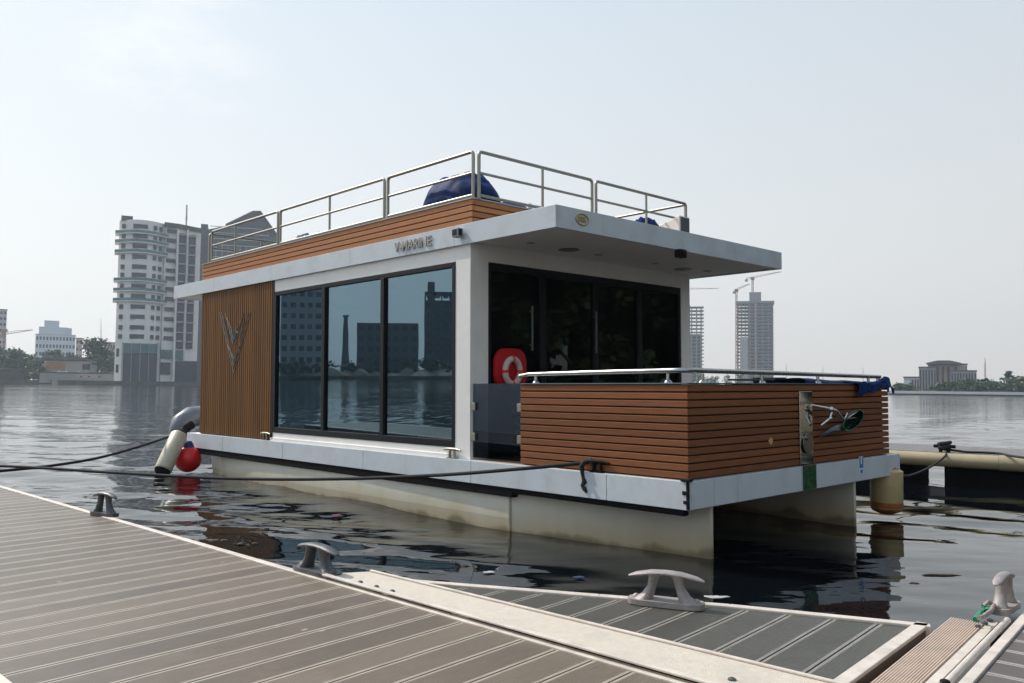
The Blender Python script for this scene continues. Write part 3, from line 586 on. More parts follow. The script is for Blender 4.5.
# ropes
def rope(label, pts, r, m, cat='rope', grp=None):
    ps = [Vector(p) for p in pts]; out = []
    for i in range(len(ps) - 1):                      # smooth through the points
        p0, p1, p2, p3 = ps[max(i - 1, 0)], ps[i], ps[i + 1], ps[min(i + 2, len(ps) - 1)]
        for k in range(8):
            t = k / 8; out.append(.5 * ((2 * p1) + (p2 - p0) * t + (2 * p0 - 5 * p1 + 4 * p2 - p3) * t * t + (3 * p1 - p0 - 3 * p2 + p3) * t ** 3))
    out.append(ps[-1]); o = MB().tube(out, r, 8).build('mooring_rope', m, smooth=True); return tag(o, label, cat, grp)
cb = onside((585, 462), .028); c3 = BOAT @ cb; ycl = c3.y
rp = [((585, 463), ycl), ((524, 468.5), 8.6), ((440, 475), 9.1), ((335, 479), 9.7), ((230, 478.5), 10.3), ((120, 473), 10.9), ((50, 468.5), 11.3), ((0, 466), 11.6), ((-70, 464), 12.0)]
rope('long black rope from the bow cleat sweeping low along the hull', [at(p, d) for p, d in rp], .019, M['rope'])
rope('black rope sagging from the stern corner of the boat to the left', [at(p, d) for p, d in (((183, 428), 15.4), ((168, 437), 15.0), ((110, 455), 13.8), ((60, 464.5), 12.9), ((0, 471), 12.1), ((-70, 476), 11.6))], .022, M['rope'])
o = MB().tube([BOAT @ P(-cb.x + a, .028 + b, c) for a, b, c in ((-.1, -.03, .10), (-.06, .03, .11), (-.02, -.035, .095), (.0, -.05, .06), (.01, -.03, .0), (.0, -.02, -.06), (-.02, -.022, -.10), (.01, -.025, -.14), (-.02, -.022, -.17), (-.05, -.024, -.20))], [.02, .028, .03, .026, .022, .024, .034, .024, .03, .016], 8).build('rope_tail', M['rope'], smooth=True)
tag(o, 'knotted black rope end hanging from the bow cleat down the white deck edge', 'rope')

# ================================================================== DOCKS
DZ = .45
def dz(px, z=DZ): return ground(px, z)
E0 = dz((0, 485)); E3 = dz((550, 641)); ed = (E3 - E0); ed.z = 0; ed.normalize()     # along the main dock, towards the right
pdirv = Vector((math.sin(R(40.1)), math.cos(R(40.1)), 0))                            # along the boards, towards the water
nrm = Vector((-ed.y, ed.x, 0)); nrm = nrm if nrm.dot(pdirv) > 0 else -nrm
def frame_of(org, xdir): y = Vector((-xdir.y, xdir.x, 0)); return Matrix(((xdir.x, y.x, 0, org.x), (xdir.y, y.y, 0, org.y), (0, 0, 1, org.z), (0, 0, 0, 1)))
def clip_poly(poly, f0, f1):                          # keep f0 <= y <= f1
    for sgn, lim in ((1, f0), (-1, -f1)):
        out = []
        for i in range(len(poly)):
            a, b = poly[i], poly[(i + 1) % len(poly)]; da_, db_ = sgn * a[1] - lim, sgn * b[1] - lim
            if da_ >= 0: out.append(a)
            if da_ * db_ < 0: t = da_ / (da_ - db_); out.append((a[0] + (b[0] - a[0]) * t, a[1] + (b[1] - a[1]) * t))
        poly = out
        if len(poly) < 3: return []
    return poly
def boards(poly_w, fr, parent, m, name='boards', z0=-.03, z1=0):
    inv = fr.inverted(); loc = [(inv @ Vector((p.x, p.y, fr.translation.z)))[:2] for p in poly_w]
    ys = [p[1] for p in loc]; mb = MB()
    for k in range(math.floor(min(ys) / .2), math.ceil(max(ys) / .2)):
        pp = clip_poly(loc, k * .2 + .003, k * .2 + .197)
        if len(pp) >= 3: mb.prism(pp, z0, z1)
    return mb.build(name, m, parent, bevel=.0025)
def strip(a, b, wd, z0, z1, parent, m, name, fr, bevel=.004):
    inv = fr.inverted(); a = inv @ Vector((a.x, a.y, fr.translation.z)); b = inv @ Vector((b.x, b.y, fr.translation.z)); d = (b - a); d.z = 0; d.normalize(); n = Vector((-d.y, d.x, 0)) * wd
    return MB().prism([a[:2], b[:2], (b + n)[:2], (a + n)[:2]], z0, z1).build(name, m, parent, bevel=bevel)
def dock_cleat(parent, fr, px0, px1, ln, h, m, z=DZ, shift=.0):
    a, b = ground(px0, z), ground(px1, z); c = (a + b) / 2; d = (b - a); d.z = 0; d.normalize(); inv = fr.inverted()
    c = inv @ c; d = (inv.to_3x3() @ d).normalized(); n = Vector((-d.y, d.x, 0)); c = c + n * shift; z0 = c.z
    def q(x, y, zz): return c + d * x * ln + n * y * ln + Vector((0, 0, zz * h))
    def ring(x, wy, wx, zz, k=14): return [q(x + wx * math.cos(2 * math.pi * i / k), wy * math.sin(2 * math.pi * i / k), zz) for i in range(k)]
    m_ = MB()
    m_.loft([[q(.5 * max(-1, min(1, 1.12 * math.cos(t))), .17 * max(-1, min(1, 1.3 * math.sin(t))), zz) for t in [2 * math.pi * i / 20 for i in range(20)]] for zz in (.02, .17)])
    for s in (-1, 1):
        m_.loft([ring(s * .31, .14, .13, .15), ring(s * .24, .105, .085, .30), ring(s * .185, .09, .060, .55), ring(s * .16, .095, .07, .80), ring(s * .155, .11, .11, .89)])
        m_.ball(q(s * .40, 0, .17), .05 * ln)
    hp = []
    for x in (-.5, -.47, -.4, -.2, 0, .2, .4, .47, .5):
        k = 1 if abs(x) < .3 else (1 - ((abs(x) - .3) / .2) ** 2 * .65); zc = .93 - .16 * (2 * abs(x)) ** 2.2
        hp.append([q(x, .095 * k * math.cos(2 * math.pi * i / 14), zc + .075 * k * math.sin(2 * math.pi * i / 14)) for i in range(14)])
    m_.loft(hp)
    o = m_.build('cleat', m, parent, smooth=True, bevel=.003); return o
# main dock
mdf = frame_of(Vector((E0.x, E0.y, DZ)), pdirv)       # x along the boards
main = thing('floating_dock', 'long brown boarded floating dock with pale metal edges across the foreground', 'dock', (0, 0, 0), mdf)
def W(s, t): p = E0 + ed * s - nrm * t; return Vector((p.x, p.y, DZ))   # s along the edge, t inwards
S0, S1, WD = -9.0, 11.5, 1.93
boards([W(S0, .075), W(S1, .075), W(S1, WD - .06), W(S0, WD - .06)], mdf, main, M['planks'])
strip(W(S1, .074), W(S0, .074), -.05, -.10, .008, main, M['alu_strip'], 'edge_rail', mdf)
strip(W(S1, .022), W(S0, .022), -.022, -.14, -.006, main, M['gunmetal'], 'edge_channel', mdf)
strip(W(S1, WD), W(S0, WD), -.06, -.10, .01, main, M['alu_strip'], 'edge_rail', mdf)
strip(W(S1, WD - .1), W(S0, WD - .1), -(WD - .2), -.16, -.032, main, M['gunmetal'], 'frame', mdf, 0)
for s in (-7, -3.5, 0, 3.5, 7): strip(W(s + 2.4, WD - .15), W(s, WD - .15), -(WD - .3), -.65, -.162, main, M['float'], 'float', mdf, .05)
dock_cleat(main, mdf, (94, 514), (119, 517.5), .31, .205, M['lead'], shift=-.02)
dock_cleat(main, mdf, (297, 568), (341, 580), .40, .185, M['lead'], shift=-.01)
# cream hinge plate along the dock edge
hp = [dz((350, 581)), dz((372, 575)), dz((550, 618)), dz((730, 662)), dz((800, 680))]
sdir = (hp[4] - hp[1]).normalized(); a = hp[1]; b = hp[1] + sdir * 5.2
i0 = (a - E0).dot(ed) - .15; i1 = i0 + 5.3
hz = .012
pl_ = MB(); inv = mdf.inverted()
poly = [inv @ W(i0, .02), inv @ W(i1, .02), inv @ Vector((b.x, b.y, DZ)), inv @ Vector((a.x, a.y, DZ))]
pl_.prism([p[:2] for p in poly], .010, .022)
hpl = pl_.build('cover_plate', M['cream_plate'], main, bevel=.003)
strip(Vector((a.x, a.y, DZ)), Vector((b.x, b.y, DZ)), -.02, .0225, .034, main, M['alu_strip'], 'plate_trim', mdf)
strip(W(i0 + .05, .055), W(i1, .055), .035, .0225, .034, main, M['alu_strip'], 'plate_trim', mdf)
for px in ((360, 582.5), (376, 587), (392, 591.5), (732, 680)):
    p = inv @ ground(px, DZ + .022); MB().lathe(p, (0, 0, 1), [(0, .017), (.006, .016), (.01, .008)], 10).build('bolt', M['gunmetal'], main)
# triangular corner platform
t0, t1, t2, t3 = dz((392, 579.5)), dz((600, 596)), dz((730, 606)), dz((930, 626)); t4 = dz((860, 678))
t4 = t3 + (t4 - t3).normalized() * 2.2
tri_edge = [t0, t1, t2, t3]
cf = frame_of(Vector((t3.x, t3.y, DZ)), pdirv)
corner = thing('corner_platform', 'dark grey-green triangular boarded platform in the corner between the docks', 'dock', (0, 0, 0), cf)
cin = a + sdir * 4.6
boards([t0 - nrm * .03, t1 - nrm * .05, t2 - nrm * .055, t3 - ed * .07 - nrm * .07, t4 - ed * .07, Vector((cin.x, cin.y, DZ)) + nrm * .03, Vector((a.x, a.y, DZ)) + nrm * .02], cf, corner, M['planks_grey'])
for p, q in zip(tri_edge[:-1], tri_edge[1:]): strip(q, p, .055, -.12, .012, corner, M['alu_strip'], 'edge_rail', cf); strip(q + nrm * .018, p + nrm * .018, .017, -.16, -.004, corner, M['gunmetal'], 'edge_channel', cf)
strip(t4, t3, .062, -.006, .012, corner, M['alu_strip'], 'edge_rail', cf)
strip(t4 - ed * .004, t3 - ed * .004, .05, -.17, -.007, corner, mat('brown_channel', (.10, .072, .055), .6), 'edge_channel', cf)
strip(t4 - ed * .2, t3 - ed * .2 - pdirv * .2, 1.0, -.6, -.16, corner, M['float'], 'float', cf, .04)
strip(t2 - nrm * .3, t0 - nrm * .15, .3, -.6, -.16, corner, M['float'], 'float', cf, .04)
c = dock_cleat(corner, cf, (631, 602), (702, 609.5), .40, .185, M['alu'], shift=.0)
# ribbed tread and right-hand dock
s0, s1, s2, s3 = dz((951, 619)), dz((978, 621)), dz((925, 683)), dz((873, 683))
rd = (s0 - s3); rd.z = 0; rd.normalize(); rn = Vector((rd.y, -rd.x, 0))                # rn to the right
rf = frame_of(Vector((s0.x, s0.y, DZ)), rd)
right = thing('floating_dock', 'grey boarded dock at the lower right beyond the ribbed tread plate', 'dock', (0, 0, 0), rf)
wtr = (s2 - s3).dot(rn); m = MB(); inv = rf.inverted()
tl = 3.0
for i in range(14):
    y0 = -(i + .0) * wtr / 14; m.box(-tl, 0, y0 - wtr / 14 * .62, y0, -.002, .010)
m.box(-tl, -.0, -wtr, 0, -.03, -.001)
m.build('tread_plate', M['tread'], right, bevel=.002)
def RW(x, y): p = rf @ Vector((x, -y, 0)); return Vector((p.x, p.y, DZ))
MB().box(-tl, .12, -(wtr + .045), -(wtr + .003), -.03, .006).build('edge_strip', M['alu_strip'], right, bevel=.003)
MB().tube([(-tl, -(wtr + .075), .012), (.12, -(wtr + .075), .012)], .016, 12).build('hinge_tube', M['alu_strip'], right, smooth=True)
MB().box(-tl, 6, -(wtr + .150), -(wtr + .105), -.10, .012).build('edge_rail', M['alu_strip'], right, bevel=.004)
mb = MB()
for k in range(-15, 30): mb.box(k * .2 + .003, k * .2 + .197, -(wtr + 2.0), -(wtr + .155), -.03, 0)
mb.build('boards', plank_mat('right_dock_boards', (.075, .062, .052), (.13, .105, .09), .2, (.38, .34, .30), axis=0), right, bevel=.0025)
MB().box(-tl, 6, -(wtr + 1.9), -(wtr + .17), -.6, -.04).build('float', M['float'], right, bevel=.03)
MB().box(.0, 6, -(wtr + .16), -(wtr + .02), -.14, -.035).build('frame', M['gunmetal'], right)
dock_cleat(right, rf, (991, 619), (1017, 603), .30, .20, M['alu'], shift=.0)
for px in ((978, 627), (985, 624), (990, 621)):
    p = inv @ ground(px, DZ + .01); MB().lathe(p, (0, 0, 1), [(0, .014), (.008, .014), (.012, .006)], 10).build('bolt', M['gunmetal'], right)
MB().lathe(inv @ ground((945, 682), DZ + .03), (0, 0, 1), [(0, .02), (.006, .018), (.01, .01)], 10).build('bolt', M['black'], right)
gp = [(976, 620), (981, 613), (987, 612), (990, 607), (984, 606), (988, 602), (994, 605), (991, 611), (984, 616), (979, 618)]
o = MB().tube([ground(p, DZ + .02 + .015 * (i % 3)) for i, p in enumerate(gp[:5])], .016, 8).build('rope_scrap', M['green_rope'], smooth=True); tag(o, 'bright green rope scrap tied beside the cleat on the right-hand dock', 'rope')
o = MB().tube([ground(p, DZ + .05 + .02 * (i % 2)) for i, p in enumerate(gp[4:])], .011, 8).build('rope_scrap', mat('pale_pink_rope', (.30, .235, .21), .8, 0, .3, 40, .6, 80), smooth=True); tag(o, 'pale pinkish rope wound behind the cleat on the right-hand dock', 'rope')
# far dock behind the boat on the right
FZ = .55
f0, f1 = dz((905, 450.5), FZ), dz((1024, 456.5), FZ); fd = (f1 - f0); fd.z = 0; fd.normalize(); fn = Vector((-fd.y, fd.x, 0)); fn = fn if fn.y > 0 else -fn
f0 = Vector((f0.x, f0.y, FZ)); ff = frame_of(f0, fd)
fdock = thing('floating_dock', 'grey boarded dock behind the bow with a thick cream fender pipe along its edge', 'dock', (0, 0, 0), ff)
fs_ = 1 if (ff.inverted() @ (f0 + fn)).y > 0 else -1
mb = MB()
for k in range(-23, 60): mb.box(k * .2 + .003, k * .2 + .197, 0, fs_ * 2.1, -.03, 0)
bo = mb.build('boards', plank_mat('far_dock_boards', (.10, .085, .078), (.16, .135, .125), .2, (.22, .2, .19), axis=0), fdock)
MB().tube([(-4.5, -fs_ * .08, -.12), (.85, -fs_ * .08, -.12), (1.45, -fs_ * .08, -.12)], .118, 20).build('fender_pipe', M['cream_pipe'], fdock, smooth=True)
MB().tube([(1.455, -fs_ * .085, -.12), (3.2, -fs_ * .085, -.12), (12, -fs_ * .085, -.12)], .127, 20).build('fender_pipe', M['cream_pipe'], fdock, smooth=True)
MB().box(-4.5, 12, -fs_ * .03, fs_ * 2.0, -.20, -.032).build('frame', M['gunmetal'], fdock)
xa = (ff.inverted() @ ground((945, 484), 0)).x
xb = (ff.inverted() @ ground((910, 482), 0)).x
MB().box(xa, xa + 4.2, fs_ * .05, fs_ * 1.9, -1.0, -.202).build('float', M['float'], fdock, bevel=.04)
MB().box(xb - 2.5, xb, fs_ * .05, fs_ * 1.9, -1.0, -.202).build('float', M['float'], fdock, bevel=.04)
ck = ground((951, 450), FZ); kc = ff.inverted() @ ck; kc.y = fs_ * .1
MB().tube([kc + Vector((-.17, 0, .10)), kc + Vector((.17, 0, .10))], .03, 10).tube([kc + Vector((-.06, 0, 0)), kc + Vector((-.06, 0, .1))], .03, 8).tube([kc + Vector((.06, 0, 0)), kc + Vector((.06, 0, .1))], .03, 8).build('cleat', M['black'], fdock, smooth=True)
ck = ff @ kc
pts = [ck + Vector((.10 * math.cos(k * 1.1), .07 * math.sin(k * 1.1), .04 + .012 * k)) for k in range(12)]
o = MB().tube(pts, .032, 8).build('rope_coil', M['rope'], smooth=True); tag(o, 'black rope wound in a knot round the cleat on the dock with the cream pipe', 'rope')
rope('taut dark rope from the cream pipe dock down to the far bow corner', [ck + Vector((0, 0, .05)), at((946, 455), ck.y - .25), at((935, 464), ck.y - .7), at((920, 472), ck.y - 1.2), at((906, 476), ck.y - 1.8), at((896, 472), ck.y - 2.2)], .018, M['rope'])
rope('loose dark rope lying along the boards of the dock with the cream pipe', [ck + Vector((.1, 0, .04)), dz((968, 452), FZ + .02), dz((985, 452.5), FZ + .02), dz((1000, 453.5), FZ + .02), dz((1012, 456), FZ + .02), dz((1035, 459), FZ + .02)], .02, M['rope'])

# floating bits
def flot(label, px, r, m, cat='litter', sq=(1, .6, .12)):
    c = ground(px, 0.0); o = MB().ball(c, r, 10, 6, sq).build('floating_litter', m, smooth=True)
    for v in o.data.vertices: v.co *= 1 + .25 * math.sin(v.co.x * 90 + v.co.y * 70)
    return tag(o, label, cat)
flot('white scrap floating in the dark water beside the hinge plate', (490, 572), .05, M['bgrey'])
flot('white scrap floating behind the platform cleat, right of it', (716, 597), .10, M['bgrey'], sq=(1, .35, .08))
flot('blue scrap floating between the near hull and the corner platform', (580, 577), .05, mat('dull_blue_scrap', (.008, .04, .12), .6))
flot('red scrap floating under the long bow rope by the hull', (338, 515), .06, mat('dull_red_scrap', (.22, .02, .02), .6))
flot('dark stick floating on the smooth water at the right', (940, 575), .16, M['scum'], 'driftwood', (1, .10, .06))
flot('small dark lump floating on the smooth water at the right', (914, 583), .04, M['scum'], 'driftwood')
mb = MB()
for k in range(260):
    px = (random.gauss(235, 22), random.gauss(533, 5)); c = ground(px, 0.0)
    mb.ball(c, random.uniform(.015, .05), 6, 4, (1, random.uniform(.4, 1), .35))
o = mb.build('floating_weed', M['scum']); tag(o, 'patch of brown weed and scum floating between the two dock cleats and the hull', 'weed', kind='stuff')

# ================================================================== WATER
def water_mat():
    m = bpy.data.materials.new('harbour_water'); m.use_nodes = True; nt = m.node_tree; b = nt.nodes['Principled BSDF']; N, L = nt.nodes.new, nt.links.new
    b.inputs['Base Color'].default_value = (.003, .0045, .006, 1); b.inputs['Roughness'].default_value = .015; b.inputs['IOR'].default_value = 1.45
    tc = N('ShaderNodeTexCoord')
    def ns(scale, st, det): 
        mp = N('ShaderNodeMapping'); mp.inputs['Scale'].default_value = st; mp.inputs['Rotation'].default_value = (0, 0, R(-18)); L(tc.outputs['Object'], mp.inputs[0])
        n = N('ShaderNodeTexNoise'); n.inputs['Scale'].default_value = scale; n.inputs['Detail'].default_value = det; n.inputs['Roughness'].default_value = .5; L(mp.outputs[0], n.inputs['Vector']); return n.outputs['Fac']
    gust = ns(.03, (1, 1, 1), 3)
    a = ns(1.3, (.6, 1.3, 1), 2); c = ns(4.5, (.7, 1.2, 1), 2)
    # calmer in the lee of the boat and docks, on the right
    s = N('ShaderNodeSeparateXYZ'); L(tc.outputs['Object'], s.inputs[0])
    ramp = N('ShaderNodeMapRange'); ramp.inputs['From Min'].default_value = -6; ramp.inputs['From Max'].default_value = 4; ramp.inputs['To Min'].default_value = .8; ramp.inputs['To Max'].default_value = .2; L(s.outputs['X'], ramp.inputs['Value'])
    far = N('ShaderNodeMapRange'); far.inputs['From Min'].default_value = 12; far.inputs['From Max'].default_value = 40; far.inputs['To Min'].default_value = 0; far.inputs['To Max'].default_value = .55; L(s.outputs['Y'], far.inputs['Value'])
    am = N('ShaderNodeMath'); am.operation = 'MAXIMUM'; L(ramp.outputs[0], am.inputs[0]); L(far.outputs[0], am.inputs[1])
    g2 = ns(.22, (.35, 1.6, 1), 4); gm = N('ShaderNodeMath'); gm.operation = 'ADD'; L(gust, gm.inputs[0]); L(g2, gm.inputs[1])
    gr = N('ShaderNodeMapRange'); gr.inputs['From Min'].default_value = .75; gr.inputs['From Max'].default_value = 1.3; gr.inputs['To Min'].default_value = .15; gr.inputs['To Max'].default_value = 1.5; L(gm.outputs[0], gr.inputs['Value'])
    am0 = am; am = N('ShaderNodeMath'); am.operation = 'MULTIPLY'; L(am0.outputs[0], am.inputs[0]); L(gr.outputs[0], am.inputs[1])
    b1 = N('ShaderNodeBump'); b1.inputs['Distance'].default_value = .085; L(am.outputs[0], b1.inputs['Strength']); L(a, b1.inputs['Height'])
    b2 = N('ShaderNodeBump'); b2.inputs['Distance'].default_value = .012; L(am.outputs[0], b2.inputs['Strength']); L(c, b2.inputs['Height']); L(b1.outputs[0], b2.inputs['Normal'])
    L(b2.outputs[0], b.inputs['Normal'])
    ro = N('ShaderNodeMapRange'); ro.inputs['From Min'].default_value = 9; ro.inputs['From Max'].default_value = 70; ro.inputs['To Min'].default_value = .015; ro.inputs['To Max'].default_value = .06; L(s.outputs['Y'], ro.inputs['Value']); L(ro.outputs[0], b.inputs['Roughness'])
    return m
azs = np.concatenate([np.arange(-180, -110, 6.0), np.arange(-110, -40, .9), np.arange(-40, 40, .17), np.arange(40, 180, 4.0)])
rad = [1.2]
while rad[-1] < 260: rad.append(rad[-1] * 1.0125)
while rad[-1] < 1440: rad.append(rad[-1] * 1.06)
rad = np.array(rad); na, nr = len(azs), len(rad)
AZ, RA = np.meshgrid(np.radians(azs), rad); X = RA * np.sin(AZ); Y = RA * np.cos(AZ); Z = np.zeros_like(X)
lam = np.exp(rng.uniform(math.log(.28), math.log(3.2), 46))
for l in lam:
    th = rng.normal(R(200), .55); k = 2 * math.pi / l; amp = .0031 * l ** .9 * rng.uniform(.5, 1.2)
    fade = np.clip((l / (RA * .0125) - 2.2) / 2.5, 0, 1)
    Z += amp * fade * np.sin(k * (X * math.sin(th) + Y * math.cos(th)) + rng.uniform(0, 6.28) + .8 * np.sin(X * .35 + l) + .8 * np.sin(Y * .27 + 2 * l))
calm = np.clip(.85 - (X + 2.5) / 6, .15, .85); calm = np.maximum(calm, np.clip((Y - 7.0) / 6, 0, .85)); Z *= calm
me = bpy.data.meshes.new('water'); vs = np.stack([X, Y, Z], -1).reshape(-1, 3)
idx = np.arange(na * nr).reshape(nr, na); i2 = np.roll(idx, -1, axis=1)
q = np.stack([idx[:-1], i2[:-1], i2[1:], idx[1:]], -1).reshape(-1, 4)[:, ::-1]
me.vertices.add(len(vs)); me.vertices.foreach_set('co', vs.astype(np.float32).ravel())
me.loops.add(q.size); me.loops.foreach_set('vertex_index', q.astype(np.int32).ravel())
me.polygons.add(len(q)); me.polygons.foreach_set('loop_start', np.arange(0, q.size, 4, dtype=np.int32)); me.polygons.foreach_set('use_smooth', np.ones(len(q), bool))
me.update(); me.validate(); me.materials.append(water_mat())
wo = bpy.data.objects.new('water', me); COL.objects.link(wo); tag(wo, kind='structure')

# ================================================================== LAND AND SKYLINE
def sheet(name, poly, z, m): tag(MB().prism(poly, -1.0, z).build(name, m), kind='structure')
sheet('land', [(-1500, 345), (-100, 345), (-70, 480), (60, 700), (135, 640), (146, 345), (330, 335), (1500, 300), (1500, 1500), (-1500, 1500)], 1.1, M['land'])
sheet('sandy_bank', [(-395, -260), (-395, 343), (-1500, 343), (-1500, -260)], 1.6, M['sand'])
sheet('right_bank', [(52, -70), (52, 66), (200, 66), (200, -70)], 1.0, M['land'])
def wall(label, x0, x1, y0, y1, h, m, grp=None, name='quay_wall'):
    return tag(MB().box(x0, x1, y0, y1, -1, h).build(name, m), label, 'wall', grp)
wall('dark stone quay wall along the left shore', -700, -98, 343, 344.9, 1.7, M['seawall'])
wall('long white quay wall below the trees on the right shore', 148, 262, 332.5, 334, 1.6, M['bwhite'])
wall('mossy dark quay foot under the white wall of the right shore', 148, 420, 331, 332.4, .55, M['seawall'])

def azc(px_x): return math.cos(math.atan((px_x - CX) / F))
def local(px_x, base_y, depth, yaw=0):                # frame at a building's base: x right, y away, turned towards the dock
    p = at((px_x, base_y), depth); yaw = yaw - math.degrees(math.atan2(p.x, p.y)); return Matrix.Translation((p.x, p.y, 1.05)) @ Matrix.Rotation(R(yaw), 4, 'Z')
def hz(depth, x=512): return at((x, 0), depth).z
def zof(px, depth): return at(px, depth).z - 1.05
def windows(par, boxes, m, name='window'):
    for b in boxes[:100]: MB().box(*b).build(name, m, par)
    if len(boxes) > 100:
        mm = MB()
        for b in boxes[100:]: mm.box(*b)
        tag(mm.build(name, m, par), kind='stuff')

# --- white curved apartment tower on the left shore
D = 352; S = D / F * azc(160)
tw = thing('apartment_tower', 'tall white apartment tower with a rounded front and teal balcony bands', 'tower', (0, 0, 0), local(118, 381, D) @ Matrix.Translation((-1.6, -5, 0)))
tx = lambda p: (p - 118) * S
tz = lambda p: zof((150, p), D)
def arcy(x):                                          # depth of the curved front at x
    t = (x - tx(118)) / (tx(164) - tx(118)); return 7.0 - 9.0 * math.sin(math.pi * min(max(t * .88 + .06, 0), 1)) ** .7
xs = [tx(118) + (tx(164) - tx(118)) * i / 14 for i in range(15)]
foot = [(x, arcy(x)) for x in xs]
MB().prism(foot + [(tx(164), 26), (tx(118), 26)], 0, tz(221.5)).build('body', M['bwhite'], tw)
MB().prism([(tx(164), 3.2), (tx(178), 4.5), (tx(203), 11), (tx(203), 30), (tx(164), 26)], 0, tz(224)).build('wing', M['bwhite'], tw)
wy = lambda x: 3.2 + (x - tx(164)) * .09 if x < tx(178) else 4.5 + (x - tx(178)) * .62
rows = [228, 237.5, 247.5, 258, 268, 276, 287, 297, 307.5, 317.5, 328, 337]
bx = []
for r in rows:
    for a, b in ((120.5, 124.5), (131.6, 146), (152, 155.6), (157.7, 161.5)):
        xm = tx((a + b) / 2); ya = min(arcy(tx(a)), arcy(tx(b)), arcy(xm)); bx.append((tx(a), tx(b), ya - .12, ya + 3, tz(r + 2.1), tz(r - 2.1)))
    bx.append((tx(166), tx(175.5), wy(tx(166)) - .15, wy(tx(166)) + 3, tz(r + 2.0), tz(r - 1.8)))
windows(tw, bx, M['bwin'])
for x0, x1 in ((179, 186), (190, 197)):
    y0 = wy(tx(x0)); MB().box(tx(x0), tx(x1), y0 - .2, y0 + 6, tz(347), tz(229)).build('balcony_bay', M['bdark'], tw)
    for r in rows:
        MB().box(tx(x0) - .6, tx(x1) + .2, y0 - 1.6, y0 - .25, tz(r + 3.4), tz(r + 2.2)).build('balcony', M['bgrey'], tw)
MB().box(tx(187), tx(189), wy(tx(187)) - 1.0, wy(tx(187)) + 3, 0, tz(224)).box(tx(176.5), tx(178.4), wy(tx(177)) - 1.0, wy(tx(177)) + 3, 0, tz(226)).build('fin', M['bwhite'], tw)
for r in (234, 243, 253, 281, 291, 301):
    off = 1.5; ring = [(x - (off if x == xs[0] else 0) + (off if x == xs[-1] else 0), arcy(x) - off) for x in xs]
    bl = MB().prism(ring + [(xs[-1] + off, 9), (xs[0] - off, 9)], tz(r + 1.6), tz(r + .7)).build('balcony_slab', M['bwhite'], tw)
    m = MB(); 
    for (xa, ya), (xb, yb) in zip(ring[:-1], ring[1:]): m.loft([[Vector((xa, ya, tz(r + .7))), Vector((xa, ya + .12, tz(r + .7))), Vector((xa, ya + .12, tz(r - 2))), Vector((xa, ya, tz(r - 2)))], [Vector((xb, yb, tz(r + .7))), Vector((xb, yb + .12, tz(r + .7))), Vector((xb, yb + .12, tz(r - 2))), Vector((xb, yb, tz(r - 2)))]])
    m.build('balustrade', M['bteal'], bl)
MB().box(tx(126), tx(160), -2.9, 3, .4, tz(354)).build('entrance_glazing', M['bdark'], tw)
MB().box(tx(126), tx(160), -3.0, 3, tz(353.6), tz(344)).build('upper_glazing', M['bteal'], tw)
for r in (352, 368): MB().box(tx(119.5), tx(123.5), arcy(tx(121)) - .5, 6, tz(r + 5), tz(r - 3)).build('side_glazing', M['bdark'], tw)
m = MB()
for p, w in ((124.6, 1.6), (134, .5), (142.5, .5), (151, .5), (159.5, 2.6)): m.box(tx(p), tx(p + w), -3.5, 2, .0, tz(343))
m.build('pier', M['bgrey'], tw)
MB().box(tx(164), tx(175), wy(tx(165)) - .3, 8, tz(358), tz(349)).box(tx(177.5), tx(187), wy(tx(178)) - .3, 14, tz(358), tz(349)).build('upper_glazing', M['bteal'], tw)
MB().box(tx(164), tx(174), wy(tx(165)) - .3, 8, tz(374), tz(362)).build('entrance_glazing', M['bdark'], tw)
MB().box(tx(179), tx(202), wy(tx(179)) - .3, 16, .4, tz(360)).build('ground_floor_void', M['bdark'], tw)
MB().box(tx(119.5), tx(131), 1, 12, tz(222), tz(217.5)).build('parapet', M['roofdark'], tw)
MB().prism([(tx(163), 1.5), (tx(178), 3), (tx(203), 9.5), (tx(203), 22), (tx(163), 20)], tz(224.2), tz(220.2)).build('parapet', M['roofdark'], tw)
MB().tube([(tx(187), 12, tz(222)), (tx(187), 12, tz(196))], .35, 6).box(tx(186), tx(188), 11.5, 12.5, tz(212), tz(208)).build('mast', M['bgrey'], tw)
# --- dark glass tower behind it
D2_ = 420; S2 = D2_ / F * azc(242)
gt = thing('office_tower', 'dark blue glass tower with a pitched top rising behind the houseboat roof', 'tower', (0, 0, 0), local(242, 381, D2_))
gx = lambda p: (p - 242) * S2
gz = lambda p: zof((242, p), D2_)
m = MB(); m.loft([[Vector((gx(x), y, 0)) for y in (0, 22)] + [Vector((gx(x), y, gz(h))) for y in (22, 0)] for x, h in ((203, 232), (222, 227), (248, 212), (255, 211.5), (276, 238), (282, 243))])
m.build('curtain_wall', M['bdark'], gt)
m = MB()
for r in range(228, 380, 6): m.box(gx(206), gx(279 if r > 242 else 240 + (r - 212) * 1.15), -.25, -.02, gz(r + .7), gz(r))
for x in range(206, 280, 6): m.box(gx(x), gx(x + .5), -.22, -.02, 0, gz(max(246, 0)))
m.build('mullions', M['bgrey'], gt)
m = MB().loft([[Vector((gx(x), -.6, gz(h))), Vector((gx(x), 22.6, gz(h))), Vector((gx(x), 22.6, gz(h - 1.6))), Vector((gx(x), -.6, gz(h - 1.6)))] for x, h in ((221, 227), (248, 212), (256, 211.5), (277, 238))])
m.build('roof', M['roofdark'], gt)
MB().box(gx(196), gx(203), 8, 26, 0, gz(224)).build('side_block', M['bdark'], gt)

